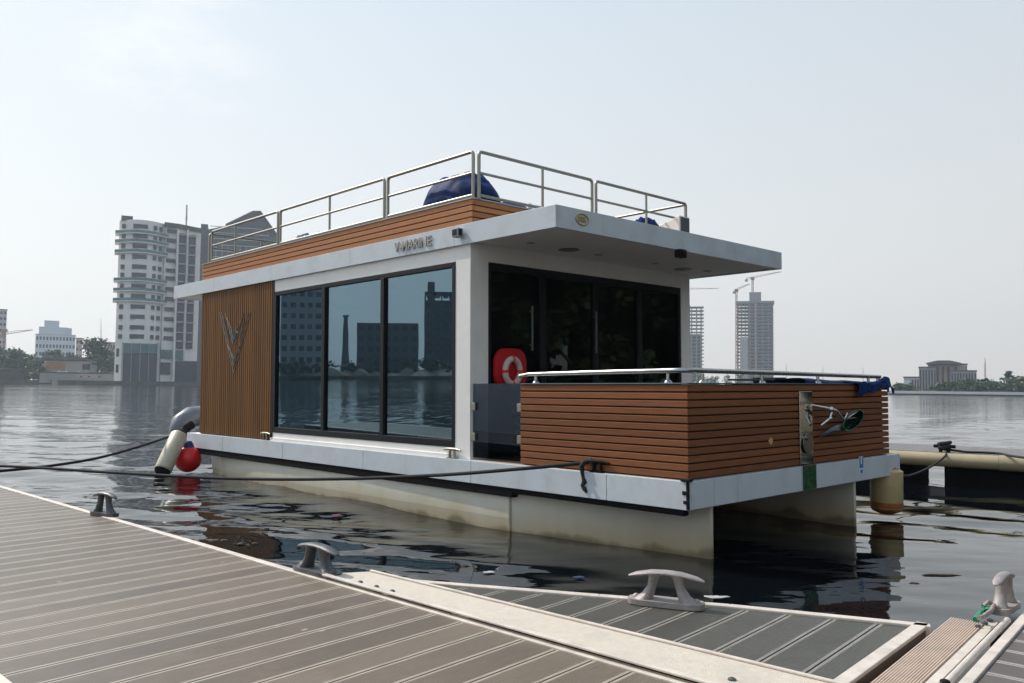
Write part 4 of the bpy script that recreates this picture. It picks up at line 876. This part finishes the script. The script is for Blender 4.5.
# --- generic blocks
def block(name, label, x0, x1, top, base, depth, dm, m, floors=0, bays=0, wm=None, cat='building', steps=(), grp=None, yaw=0, win_part='window'):
    t = thing(name, label, cat, (0, 0, 0), local((x0 + x1) / 2, base, depth, yaw), grp); s = depth / F * azc((x0 + x1) / 2)
    X = lambda p: (p - (x0 + x1) / 2) * s
    Zf = lambda p: zof(((x0 + x1) / 2, p), depth)
    MB().box(X(x0), X(x1), 0, dm, -.5, Zf(top)).build('wall', m, t)
    MB().box(X(x0) - .2, X(x1) + .2, -.2, dm + .2, Zf(top) + .002, Zf(top) + .5).build('roof', M['roofdark'] if m is not M['bblue'] else M['bgrey'], t)
    for a, b, tp, o, mm in steps: MB().box(X(a), X(b), o, dm + o - .3, Zf(base) if o < 0 else 0, Zf(tp)).build('upper_block', mm, t)
    if floors:
        bx = []; H_ = Zf(top); fh = H_ / floors; bw = (X(x1) - X(x0)) / bays
        for f in range(floors):
            for b in range(bays): bx.append((X(x0) + (b + .2) * bw, X(x0) + (b + .8) * bw, -.06, .3, (f + .3) * fh, (f + .75) * fh))
        windows(t, bx, wm or M['bwin'], win_part)
    return t, X, Zf
block('hotel_building', 'pale blue stepped building above the trees on the far left shore', 34, 74, 335, 380, 620, 25, M['bblue'], 6, 12, steps=((37, 66, 327, 1, M['bblue']), (42, 57, 320.5, 3, M['bblue']), (64, 70, 327.5, 2, M['bblue'])))
block('residential_block', 'narrow pinkish building beside the pale blue stepped building', 74.5, 81, 338.5, 380, 560, 14, M['bpink'], 6, 2)
block('residential_block', 'pale block half hidden by the dark tree left of the white tower', 103, 114, 343, 380, 480, 14, M['bpink'], 5, 4)
block('residential_block', 'tall mauve grey block at the extreme left edge', -18, 4, 309.5, 381, 520, 20, M['bgrey'], 12, 6)
t, X, Zf = block('low_warehouse', 'low grey building with an ochre shutter on the left shore', 44, 97, 361, 376, 362, 9, M['concrete'])
MB().box(X(46), X(65), -.15, .1, Zf(369.5), Zf(362.5)).build('shutter', M['rust'], t)
MB().box(X(82), X(90), -.15, .1, Zf(369.5), Zf(363.5)).build('opening', M['bdark'], t)
MB().box(X(42), X(86), -1.2, 4, Zf(361) + .52, Zf(357)).build('roof_shed', M['roofdark'], t)
t, X, Zf = block('boundary_wall', 'grey boundary wall with dark gateways beside the quay on the left shore', 40, 116, 373.5, 382, 347.5, .4, M['concrete'], cat='wall')
for p in (80, 88, 98.5): MB().box(X(p), X(p + 1.8), -.08, .2, 0, Zf(376)).build('gateway', M['bdark'], t)
MB().box(X(76), X(97), -.05, .1, 0, Zf(373.8)).build('pinkish_panel', M['bpink'], t)  # pinkish panel set on the grey wall
t, X, Zf = block('low_shed', 'low dark shed under the trees at the left edge of the shore', -12, 27, 370, 381, 350, 6, M['seawall'])
MB().box(X(-12), X(28), -.4, 6.4, Zf(370) + .51, Zf(368.6)).build('roof_sheet', M['bgrey'], t)
def car(label, px, m, depth=355):
    fr = local(px[0], px[1], depth); fr.translation.z = 1.1 + 3.4
    t = thing('parked_car', label, 'car', (0, 0, 0), fr, 'cars parked on the left shore')
    body = [(-2.1, .35), (2.1, .35), (2.1, .8), (1.2, .92), (.7, 1.42), (-1.1, 1.42), (-1.7, .95), (-2.1, .85)]
    MB().loft([[Vector((x, y, z)) for x, z in body] for y in (-.85, .85)]).build('body', m, t, bevel=.05)
    MB().loft([[Vector((x, y, z)) for x, z in ((-1.5, .95), (1.0, .95), (.62, 1.34), (-1.02, 1.34))] for y in (-.87, .87)]).build('window', M['bwin'], t)
    for x in (-1.3, 1.3):
        for y in (-.86, .7): MB().lathe((x, y, .32), (0, 1, 0), [(0, .32), (.16, .32)], 12).build('wheel', M['black'], t)
    return t
terr = MB().box(-12, 12, 0, 8, -.6, 3.4).build('car_terrace', M['concrete']); terr.matrix_world = local(85, 376, 351); terr.location.z = 1.05; tag(terr, kind='structure')
car('white car parked in front of the ochre shutter on the left shore', (63, 374), M['carwhite'])
car('silver car parked before the dark opening of the low warehouse', (83, 374), M['carsilver'])
car('dark car with pale roof parked nearest the white tower', (104, 374), M['cardark'])

def crane_thing(label, mast, jib, depth, r=.45, grp=None):
    t = thing('tower_crane', label, 'crane', at(mast[1], depth))
    (m0, m1) = mast; (j0, j1) = jib
    a, b = at(m0, depth), at(m1, depth)
    mm = MB(); n = 10
    for dx, dy in ((-r, -r), (r, -r), (r, r), (-r, r)): mm.tube([a + Vector((dx, dy, 0)), b + Vector((dx, dy, 0))], r * .28, 4)
    for i in range(n):
        p, q = a.lerp(b, i / n), a.lerp(b, (i + 1) / n); s = 1 if i % 2 else -1
        mm.tube([p + Vector((-r * s, -r, 0)), q + Vector((r * s, -r, 0))], r * .18, 4)
    mm.build('mast', M['crane'], t)
    c, d = at(j0, depth), at(j1, depth); k = (d - c)
    jj = MB().tube([c, d], r * .4, 5).tube([c + Vector((0, 0, r * 2.2)), c.lerp(d, .5) + Vector((0, 0, r * 2)), d], r * .25, 4)
    for i in range(10): jj.tube([c.lerp(d, i / 10), c.lerp(d, (i + .5) / 10) + Vector((0, 0, r * 2))], r * .16, 4)
    jj.build('jib', M['crane'], t)
    MB().box(a.x - r * 2.2, a.x + r * 2.2, a.y - r * 2, a.y + r * 2, a.z - r * .5, a.z + r * 3.2).build('cab', M['crane'], t)
    MB().box(c.x - r, c.x + r * 3, c.y - r, c.y + r, c.z - r * 3, c.z - r * .3).build('counterweight', M['concrete_raw'], t)
crane_thing('distant crane with a level jib at the left edge over the trees', ((4.5, 332), (4.5, 381)), ((1, 335), (33, 330)), 500, .55)

# --- construction towers in the haze
D = 720; S = D / F * azc(755)
ct = thing('tower_under_construction', 'tall grey concrete tower under construction with a raised core', 'tower', (0, 0, 0), local(755, 389, D))
cx_ = lambda p: (p - 755) * S
cz = lambda p: zof((755, p), D)
MB().box(cx_(748), cx_(773.5), 2, 22, 0, cz(301.5)).build('body', M['concrete_raw'], ct)
MB().box(cx_(749.5), cx_(761.5), 5, 15, 0, cz(291.5)).build('core', M['concrete_raw'], ct)
m = MB()
for i in range(25):
    z = cz(303 + i * 3.45); m.box(cx_(736.2), cx_(749), .5, 22, z - .55, z)
m.build('floor_slab', M['concrete_raw'], ct)
m = MB()
for p in (737.5, 741, 745): m.box(cx_(p), cx_(p + .7), 1, 2, 0, cz(303)).box(cx_(p), cx_(p + .7), 19, 20, 0, cz(303))
m.build('column', M['concrete_raw'], ct)
MB().box(cx_(740), cx_(747.9), .2, 20, 0, cz(337)).build('infill_wall', M['bgrey'], ct)
bx = []
for i in range(24):
    z = cz(304.5 + i * 3.45)
    for a, b in ((751, 754.5), (757.5, 762), (763.5, 768), (769.2, 772.5)): bx.append((cx_(a), cx_(b), 1.6, 3, z - 1.75, z))
windows(ct, bx, M['bdark'])
m = MB()
for i in range(25):
    z = cz(302.6 + i * 3.45); m.box(cx_(747.8), cx_(774.3), .6, 1.9, z - .35, z)
m.build('balcony_edge', M['bgrey'], ct)
MB().box(cx_(755.2), cx_(756.6), .4, 2, 0, cz(301)).build('hoist', M['bpink'], ct)
MB().box(cx_(735.5), cx_(774.6), .3, 22.5, cz(303), cz(300.9)).build('crown', M['concrete_raw'], ct)
crane_thing('upper crane standing on the core of the construction tower', ((752.6, 279.5), (752.6, 292)), ((745.6, 279.5), (781.7, 271.7)), 728, .6)
crane_thing('lower crane climbing the left side of the construction tower', ((736.4, 291.5), (736.4, 388)), ((733.5, 291.5), (749.8, 284)), 716, .6)
D = 800; S = D / F * azc(692)
c2 = thing('tower_under_construction', 'open concrete frame tower half hidden behind the cabin corner', 'tower', (0, 0, 0), local(692, 389, D))
c2x = lambda p: (p - 692) * S
c2z = lambda p: zof((692, p), D)
m = MB()
for i in range(23):
    z = c2z(306.5 + i * 3.6); m.box(c2x(672), c2x(703.7), 0, 16, z - .6, z)
m.build('floor_slab', M['concrete_raw'], c2)
m = MB()
for p in (673, 680, 686, 691, 696, 700.5): m.box(c2x(p), c2x(p + 1.2), .6, 1.8, 0, c2z(306.5)).box(c2x(p), c2x(p + 1.2), 14, 15, 0, c2z(306.5))
m.build('column', M['concrete_raw'], c2)
MB().box(c2x(676), c2x(690), 5, 11, 0, c2z(304)).build('core', M['concrete_raw'], c2)
MB().box(c2x(672.5), c2x(702), 3, 12, 0, c2z(334)).build('infill_wall', M['bwin'], c2)
crane_thing('faint crane jib showing past the cabin corner over the open frame tower', ((684, 289), (684, 389)), ((672, 289.5), (719, 288.5)), 805, .5)

# --- office complex on the right shore
D = 480; S = D / F * azc(942)
oc = thing('office_complex', 'grey office complex with a wide flat roof canopy on the right shore', 'building', (0, 0, 0), local(942, 391.5, D))
ox = lambda p: (p - 942) * S
oz = lambda p: zof((942, p), D)
MB().box(ox(928), ox(966), 6, 24, 0, oz(365)).build('main_block', M['bpink'], oc)
for a, b, tp, y, mm in ((919, 936.5, 368, 0, 'concrete_raw'), (951, 976.3, 371.5, 1, 'concrete_raw'), (958.5, 967.6, 364.5, 8, 'bgrey'), (903, 918.9, 378, 3, 'bgrey')):
    w = MB().box(ox(a), ox(b), y, y + 16, 0, oz(tp)).build('wing', M[mm], oc)
    MB().box(ox(a) - .3, ox(b) + .3, y - .3, y + 16, oz(tp) + .002, oz(tp) + .8).build('cornice', M['roofdark'], w)
    n = max(2, int((b - a) / 2.6)); 
    for i in range(n):
        q = a + (b - a) * (i + .25) / n; MB().box(ox(q), ox(q + (b - a) / n * .55), y - .1, y + .4, 1, oz(tp + 1.8)).build('window', M['bdark'], w)
m = MB().loft([[Vector((ox(x), y, oz(h))) for x, y in ((944 - w, 0), (944 + w, 0), (944 + w, 24), (944 - w, 24))] for w, h in ((16, 364.4), (18, 363), (10, 361.2), (6, 360.4))])
m.build('roof_canopy', M['roofdark'], oc)
for p in (931, 936.5, 942, 947.5, 955): MB().box(ox(p), ox(p + 2.4), 5.85, 6.4, 1, oz(366.5)).build('window', M['bdark'], oc)
MB().box(ox(903), ox(910), 2.8, 3.2, oz(387), oz(380)).build('sign_panel', M['bblue'], oc)
block('quay_shed', 'low white shed on the waterfront below the tall tree at the right', 983, 1008, 391.9, 395.5, 337, 5, M['bwhite'], 1, 7)
block('quay_shed', 'small pale pavilion below the office complex on the right shore', 924, 937, 390.4, 394, 340, 5, M['bpink'], 1, 5)
def pole(label, px, top, base, depth, r, m='bgrey'):
    a, b = at((px, base), depth), at((px, top), depth)
    t = thing('radio_mast', label, 'mast', (a.x, a.y, 1.0)); a.z = 1.0
    MB().tube([a, a.lerp(b, .8), b], [r, r * .7, r * .3], 6).build('pole', M[m], t)
    mm = MB()
    for k in range(8): q = a.lerp(b, .1 + .1 * k); mm.box(q.x - r * 1.4, q.x + r * 1.4, q.y - r, q.y + r, q.z, q.z + r * .6)
    mm.build('bracing', M[m], t)
pole('thin tall mast right of the office complex', 985, 357.5, 391, 500, .45, 'bpink')
pole('thin tall mast left of the white apartment tower', 101, 318.5, 380, 520, .3)
pole('thin mast right of the construction tower above the bow rail', 786.3, 363, 390, 600, .25)
pole('thin mast over the blue tarpaulin of the bow', 823, 366, 390, 610, .25)
pole('thin mast near the far end of the bow rail', 863, 366, 390, 590, .25)
pole('thin red and white mast behind the silver sheet on the houseboat roof', 280.5, 213, 380, 500, .3)

# --- trees
def tree(name, label, px, depth, w_px, top, m, n=700, base=1.0, trunk=True, loc=None, wm=None, hm=None, grp=None, shape=0, dense=1, low=.3):
    s = depth / F
    b = Vector(loc) if loc else at((px, 385), depth); b.z = base
    W_ = wm or w_px * s; Ht = hm or max(3.0, at((px, top), depth).z - base)
    r = random.Random(hash((round(b.x), round(b.y))) % 99991)
    t = thing(name, label, 'tree', b, I4, grp)
    m_ = MB(); th = Ht * .55
    m_.tube([b, b + Vector((r.uniform(-.3, .3), 0, th * .6)), b + Vector((r.uniform(-.6, .6), 0, th))], [.035 * Ht, .026 * Ht, .012 * Ht], 7)
    lobes = []
    for k in range(13 if shape == 0 else 11):
        a = r.uniform(0, 6.28); rr = r.uniform(.1, .42) * W_
        if shape == 0: h = Ht * r.uniform(low, .92); sc = .30 * (1.15 - abs(h / Ht - .6) * 1.1)
        else: h = Ht * (.5 + .45 * k / 11); sc = .17; rr = r.uniform(.12, .40) * W_ * (1.1 - .8 * k / 11)
        rr *= max(.25, 1.15 - max(0, h / Ht - .55) * 2.1)
        c = b + Vector((math.cos(a) * rr, math.sin(a) * rr, h)); lobes.append((c, sc * W_ * r.uniform(.7, 1.15)))
        m_.tube([b + Vector((0, 0, th * r.uniform(.5, .95))), c], [.012 * Ht, .005 * Ht], 5)
    if trunk: m_.build('trunk', M['bark'], t)
    L = MB()
    for i in range(n):
        c, rad_ = r.choice(lobes); d = Vector((r.gauss(0, 1), r.gauss(0, 1), r.gauss(0, 1))).normalized()
        p = c + d * rad_ * r.uniform(.35, 1.08) * (1 if shape == 0 else .9); p.z = c.z + (p.z - c.z) * (.75 if shape == 0 else .4)
        e = Vector((r.gauss(0, 1), r.gauss(0, 1), r.gauss(0, .6))).normalized(); f = e.cross(Vector((r.gauss(0, 1), r.gauss(0, 1), r.gauss(0, 1)))).normalized()
        z = W_ * r.uniform(.03, .075) * (1 if n > 500 else 1.3) * (dense ** .3)
        L.add([p - e * z, p + f * z * .7, p + e * z, p - f * z * .7], [(0, 1, 2, 3)])
    me = bpy.data.meshes.new('crown'); org = ORG[t]; me.from_pydata([v - org for v in L.v], [], L.f); me.materials.append(m)
    o = bpy.data.objects.new('crown', me); COL.objects.link(o); o.parent = t
    return t
tree('broadleaf_tree', 'large round dark tree just left of the white apartment tower', 96, 372, 32, 338, M['leaf3'], 1500)
tree('broadleaf_tree', 'lower tree between the large round tree and the white tower', 108, 366, 18, 356, M['leaf'], 700)
tree('broadleaf_tree', 'bright green bushy tree at the quay in front of the grey low warehouse', 33, 350, 22, 360, M['leaf2'], 1600, low=.05)
LT = [(-6, 372, 26, 346, 'leaf3', 'tree against the mauve block at the extreme left edge'), (12, 376, 26, 349, 'leaf', 'dark bushy tree below the distant crane on the left shore'), (27, 372, 18, 352, 'leaf3', 'dark tree below the left edge of the pale blue stepped building'), (47, 385, 17, 350, 'leaf3', 'tree in front of the left half of the pale blue stepped building'), (57, 388, 17, 348.5, 'leaf', 'tree in front of the right half of the pale blue stepped building'), (70, 384, 14, 351, 'leaf3', 'small tree below the narrow pinkish building'), (20, 380, 20, 354, 'leaf', 'low tree filling the gap between the crane and the blue building'), (83, 382, 16, 352, 'leaf', 'low tree right of the narrow pinkish building'), (2, 366, 18, 352, 'leaf2', 'low greener tree above the dark shed at the left edge')]
for x, d, w, tp, m, lb in LT: tree('broadleaf_tree', lb, x, d, w * 1.15, tp, M[m], 1300, grp='trees on the left shore', low=.06)
RT = [(898, 345, 12, 384.5, 'leaf', 'low bushy tree just past the end of the bow'), (909, 348, 14, 387, 'leaf2', 'low shrubby tree below the low left wing of the office complex'), (940, 346, 16, 386, 'leaf3', 'low tree below the middle of the office complex'), (953, 344, 18, 383.5, 'leaf', 'bushy tree below the right wing of the office complex'), (968, 346, 20, 380.5, 'leaf', 'rounded tree at the right foot of the office complex'), (984, 346, 22, 382, 'leaf3', 'rounded tree at the foot of the thin tall mast on the right shore'), (998, 350, 18, 383, 'leaf', 'tree left of the tall tiered tree on the right shore'), (1018, 342, 24, 378, 'leaf2', 'lighter round tree at the right edge in front of the tall tiered tree'), (1036, 342, 22, 379, 'leaf', 'round tree cut by the right edge of the view')]
for x, d, w, tp, m, lb in RT: tree('broadleaf_tree', lb, x, d, w * 1.25, tp, M[m], 1000, grp='trees on the right shore', low=.06)
tree('tiered_tree', 'tall tiered tree standing above the others at the right edge', 1009, 352, 19, 370, M['leaf3'], 900, shape=1)
MT = [(703, 'pale hazy tree right of the cabin corner above the bow rail', 18, 374), (714, 'second hazy tree right of the cabin corner', 14, 376), (727, 'small hazy tree between the two construction towers', 9, 374), (740, 'hazy tree at the left foot of the construction tower', 11, 374), (757, 'hazy tree under the middle of the construction tower', 12, 378)]
for x, lb, w, tp in MT: tree('broadleaf_tree', lb, x, 700, w, tp, M['leaf'], 350, grp='trees in the haze beyond the bow')
for i in range(32):
    tree('broadleaf_tree', 'dense tree on the right-hand bank outside the view, mirrored in the front glass', 0, 60, 0, 0, M[('leaf', 'leaf3', 'leaf2')[i % 3]], 7500, 1.0, loc=(57 + (i % 3) * 6 + random.uniform(-2, 2), -34 + i * 2.9, 1), wm=random.uniform(10, 13), hm=random.uniform(17, 24), dense=.25, low=.03, grp='trees on the right bank')

# --- buildings across the water to the left, outside the view but mirrored in the side windows
NS = -D2
def mirror_dir(px):
    d = uray(px); d = d - 2 * d.dot(NS) * NS; return A @ d
MEYE = EYE + A @ (D2 * (2 * (OB.dot(D2) + .09)))
def mat_at(px, dist):
    d = mirror_dir(px); d = d / math.hypot(d.x, d.y); return MEYE + d * dist
def mblock(name, label, x0, x1, top, dist, dm, m, cat='building', floors=8, bays=6, gaps=False):
    p0, p1 = mat_at((x0, 370), dist), mat_at((x1, 370), dist); c = (p0 + p1) / 2; hgt = mat_at(((x0 + x1) / 2, top), dist).z - 1.5
    xd = (p0 - p1); xd.z = 0; w = xd.length / 2; xd.normalize()
    fr = frame_of(Vector((c.x, c.y, 1.5)), xd)
    if (fr.to_3x3() @ Vector((0, 1, 0))).x > 0: fr = frame_of(Vector((c.x, c.y, 1.5)), -xd)
    t = thing(name, label, cat, (0, 0, 0), fr)
    if not gaps: MB().box(-w, w, 0, dm, 0, hgt).build('wall', m, t)
    else:
        q = MB()
        for f in range(floors + 1): q.box(-w, w, 0, dm, hgt * f / floors - .4, hgt * f / floors)
        for b in range(bays + 1): q.box(-w + 2 * w * b / bays - .35, -w + 2 * w * b / bays + .35, .3, .9, 0, hgt)
        q.box(-w, w, 1, dm - 1, 0, hgt * .90).box(-w, -w * .2, .5, dm - 1, 0, hgt * 1.0).box(w * .55, w * .9, .5, dm - 1, 0, hgt * 1.12); q.build('frame', m, t)
    bx = [(-w + 2 * w * (b + .2) / bays, -w + 2 * w * (b + .8) / bays, -.1, .4, hgt * (f + .3) / floors, hgt * (f + .75) / floors) for f in range(floors) for b in range(bays)]
    windows(t, bx, M['bdark'], 'window'); return t
mblock('apartment_block', 'grey apartment block across the water to the left, mirrored in the rear window pane', 280, 322, 278, 410, 18, M['bgrey'], floors=9, bays=5)
mblock('netted_building', 'dark netted building site mirrored beside the middle mullion of the side windows', 357, 418, 323, 420, 22, M['roofdark'], floors=5, bays=7)
mblock('concrete_frame_building', 'dark concrete frame building mirrored at the front end of the side windows', 425, 466, 292, 430, 22, M['roofdark'], floors=9, bays=5, gaps=True)
pch = mat_at((345.5, 372), 415); ztop = mat_at((345.5, 316), 415).z
t = thing('chimney', 'tall dark chimney across the water, mirrored in the middle pane', 'chimney', (pch.x, pch.y, 1.5))
MB().tube([(pch.x, pch.y, 1.5), (pch.x, pch.y, ztop - 3), (pch.x, pch.y, ztop)], [2.2, 1.1, 1.0], 12).build('stack', M['roofdark'], t)
MB().tube([(pch.x, pch.y, ztop - .5), (pch.x, pch.y, ztop + .4)], 1.6, 12).build('cap', M['roofdark'], t)
for i in range(9):
    p = mat_at((330 + i * 15.5, 374), 400 + (i % 2) * 3); m = MB(); r_ = random.uniform(4, 8); h_ = random.uniform(1.5, 4.5); rings = []
    for k in range(5): rings.append([p + Vector((math.cos(j * .45) * r_ * (1 - k / 4.6) * (1 + .2 * math.sin(j * 2.1 + i)), math.sin(j * .45) * r_ * (1 - k / 4.6), 1.6 - p.z + h_ * (k / 4) ** .8)) for j in range(14)])
    tag(m.loft(rings).build('sand_heap', M['sand'], smooth=True), 'sand heap on the far bank, mirrored along the waterline in the side windows', 'sand heap', 'sand heaps on the far bank')
for i in range(8):
    px = 272 + i * 26; p = mat_at((px, 374), 404 + (i % 3) * 4)
    tree('broadleaf_tree', 'low tree on the sandy bank across the water to the left, outside the view', 0, 400, 0, 0, M[('leaf3', 'leaf', 'leaf2')[i % 3]], 260, 1.6, loc=(p.x, p.y, 1.6), wm=random.uniform(9, 14), hm=random.uniform(4.5, 8.5), grp='trees on the sandy bank')

# ================================================================== SKY, SUN, AIR, CAMERA
SUN_EL, SUN_AZ = R(46), R(-58)
sd = Vector((math.sin(SUN_AZ) * math.cos(SUN_EL), math.cos(SUN_AZ) * math.cos(SUN_EL), math.sin(SUN_EL)))
sl = bpy.data.lights.new('sun', 'SUN'); sl.energy = 3.0; sl.angle = R(1.2); sl.color = (1, .90, .77)
so = bpy.data.objects.new('sun', sl); COL.objects.link(so); so.rotation_euler = sd.to_track_quat('Z', 'Y').to_euler()
w = bpy.data.worlds.new('World'); scn.world = w; w.use_nodes = True; nt = w.node_tree; N, L = nt.nodes.new, nt.links.new
bg = nt.nodes['Background']; bg.inputs['Strength'].default_value = .1
sky = N('ShaderNodeTexSky'); sky.sky_type = 'NISHITA'; sky.sun_disc = False; sky.sun_elevation = SUN_EL; sky.sun_rotation = SUN_AZ
sky.air_density = 1.2; sky.dust_density = 4.0; sky.ozone_density = 1.0
tc = N('ShaderNodeTexCoord'); sp = N('ShaderNodeSeparateXYZ'); L(tc.outputs['Generated'], sp.inputs[0])
rp = N('ShaderNodeValToRGB'); e = rp.color_ramp.elements                        # thin high haze over the blue
e[0].position = .0; e[0].color = (.80, .785, .745, 1); e[1].position = .8; e[1].color = (.36, .48, .66, 1)
x = rp.color_ramp.elements.new(.14); x.color = (.735, .755, .755, 1)
x = rp.color_ramp.elements.new(.38); x.color = (.61, .675, .725, 1)
L(sp.outputs['Z'], rp.inputs['Fac'])
cn = N('ShaderNodeTexNoise'); cn.inputs['Scale'].default_value = 5; cn.inputs['Detail'].default_value = 8; cn.inputs['Roughness'].default_value = .6
mp = N('ShaderNodeMapping'); mp.inputs['Scale'].default_value = (1, 1, 2.6); L(tc.outputs['Generated'], mp.inputs[0]); L(mp.outputs[0], cn.inputs['Vector'])
cdir = wray((165, 48)).normalized()
dp = N('ShaderNodeVectorMath'); dp.operation = 'DOT_PRODUCT'; L(tc.outputs['Generated'], dp.inputs[0]); dp.inputs[1].default_value = cdir
m1 = N('ShaderNodeMapRange'); m1.interpolation_type = 'SMOOTHSTEP'; m1.inputs['From Min'].default_value = .9925; m1.inputs['From Max'].default_value = .9995; L(dp.outputs['Value'], m1.inputs['Value'])
m2 = N('ShaderNodeMapRange'); m2.inputs['From Min'].default_value = .47; m2.inputs['From Max'].default_value = .68; L(cn.outputs['Fac'], m2.inputs['Value'])
mm = N('ShaderNodeMath'); mm.operation = 'MULTIPLY'; L(m1.outputs[0], mm.inputs[0]); L(m2.outputs[0], mm.inputs[1])
m5 = N('ShaderNodeMath'); m5.operation = 'MULTIPLY'; m5.inputs[1].default_value = .6; L(mm.outputs[0], m5.inputs[0])
# the haze is brighter and cooler towards the sun, duller away from it
sdp = N('ShaderNodeVectorMath'); sdp.operation = 'DOT_PRODUCT'; L(tc.outputs['Generated'], sdp.inputs[0]); sdp.inputs[1].default_value = sd
m6 = N('ShaderNodeMapRange'); m6.inputs['From Min'].default_value = -.2; m6.inputs['From Max'].default_value = .85; L(sdp.outputs['Value'], m6.inputs['Value'])
tr = N('ShaderNodeValToRGB'); tr.color_ramp.elements[0].color = (.80, .765, .74, 1); tr.color_ramp.elements[1].color = (.97, .97, .965, 1)
L(m6.outputs[0], tr.inputs['Fac'])
mt = N('ShaderNodeMix'); mt.data_type = 'RGBA'; mt.blend_type = 'MULTIPLY'; mt.inputs['Factor'].default_value = 1; L(rp.outputs['Color'], mt.inputs['A']); L(tr.outputs['Color'], mt.inputs['B'])
c1 = N('ShaderNodeMix'); c1.data_type = 'RGBA'; L(m5.outputs[0], c1.inputs['Factor']); L(mt.outputs['Result'], c1.inputs['A']); c1.inputs['B'].default_value = (.82, .81, .79, 1)
ag = N('ShaderNodeMapRange'); ag.interpolation_type = 'SMOOTHSTEP'; ag.inputs['From Min'].default_value = .885; ag.inputs['From Max'].default_value = 1.0; ag.inputs['To Min'].default_value = 10; ag.inputs['To Max'].default_value = 48; L(sdp.outputs['Value'], ag.inputs['Value'])
sc = N('ShaderNodeVectorMath'); sc.operation = 'SCALE'; L(ag.outputs[0], sc.inputs['Scale']); L(c1.outputs['Result'], sc.inputs[0])
mx = N('ShaderNodeMix'); mx.data_type = 'RGBA'; mx.inputs['Factor'].default_value = .85; L(sky.outputs[0], mx.inputs['A']); L(sc.outputs[0], mx.inputs['B'])
L(mx.outputs['Result'], bg.inputs['Color'])
HAZE = .0003
vm = bpy.data.materials.new('haze_air'); vm.use_nodes = True; nt = vm.node_tree; nt.nodes.clear()
o = nt.nodes.new('ShaderNodeOutputMaterial'); pv = nt.nodes.new('ShaderNodeVolumePrincipled'); pv.inputs['Color'].default_value = (.76, .88, 1.0, 1); pv.inputs['Density'].default_value = HAZE; pv.inputs['Anisotropy'].default_value = .35
nt.links.new(pv.outputs[0], o.inputs['Volume'])
hzb = MB().box(-1560, 1560, -1560, 1560, -2.2, 128).build('haze', vm); tag(hzb, kind='stuff')
cam = bpy.data.cameras.new('camera'); co = bpy.data.objects.new('camera', cam); COL.objects.link(co); scn.camera = co
cam.sensor_width = 36; cam.lens = 36 * F / 1024; cam.clip_end = 8000; cam.clip_start = .05
r3 = A @ Rp @ Matrix(((1, 0, 0), (0, 0, -1), (0, 1, 0)))   # camera looks down -Z
co.matrix_world = Matrix.Translation(EYE) @ r3.to_4x4()
scn.render.engine = 'CYCLES'; scn.cycles.max_bounces = 8; scn.cycles.transparent_max_bounces = 12; scn.cycles.volume_bounces = 0
scn.view_settings.view_transform = 'Standard'; scn.view_settings.look = 'None'; scn.view_settings.exposure = .45; scn.view_settings.gamma = 1
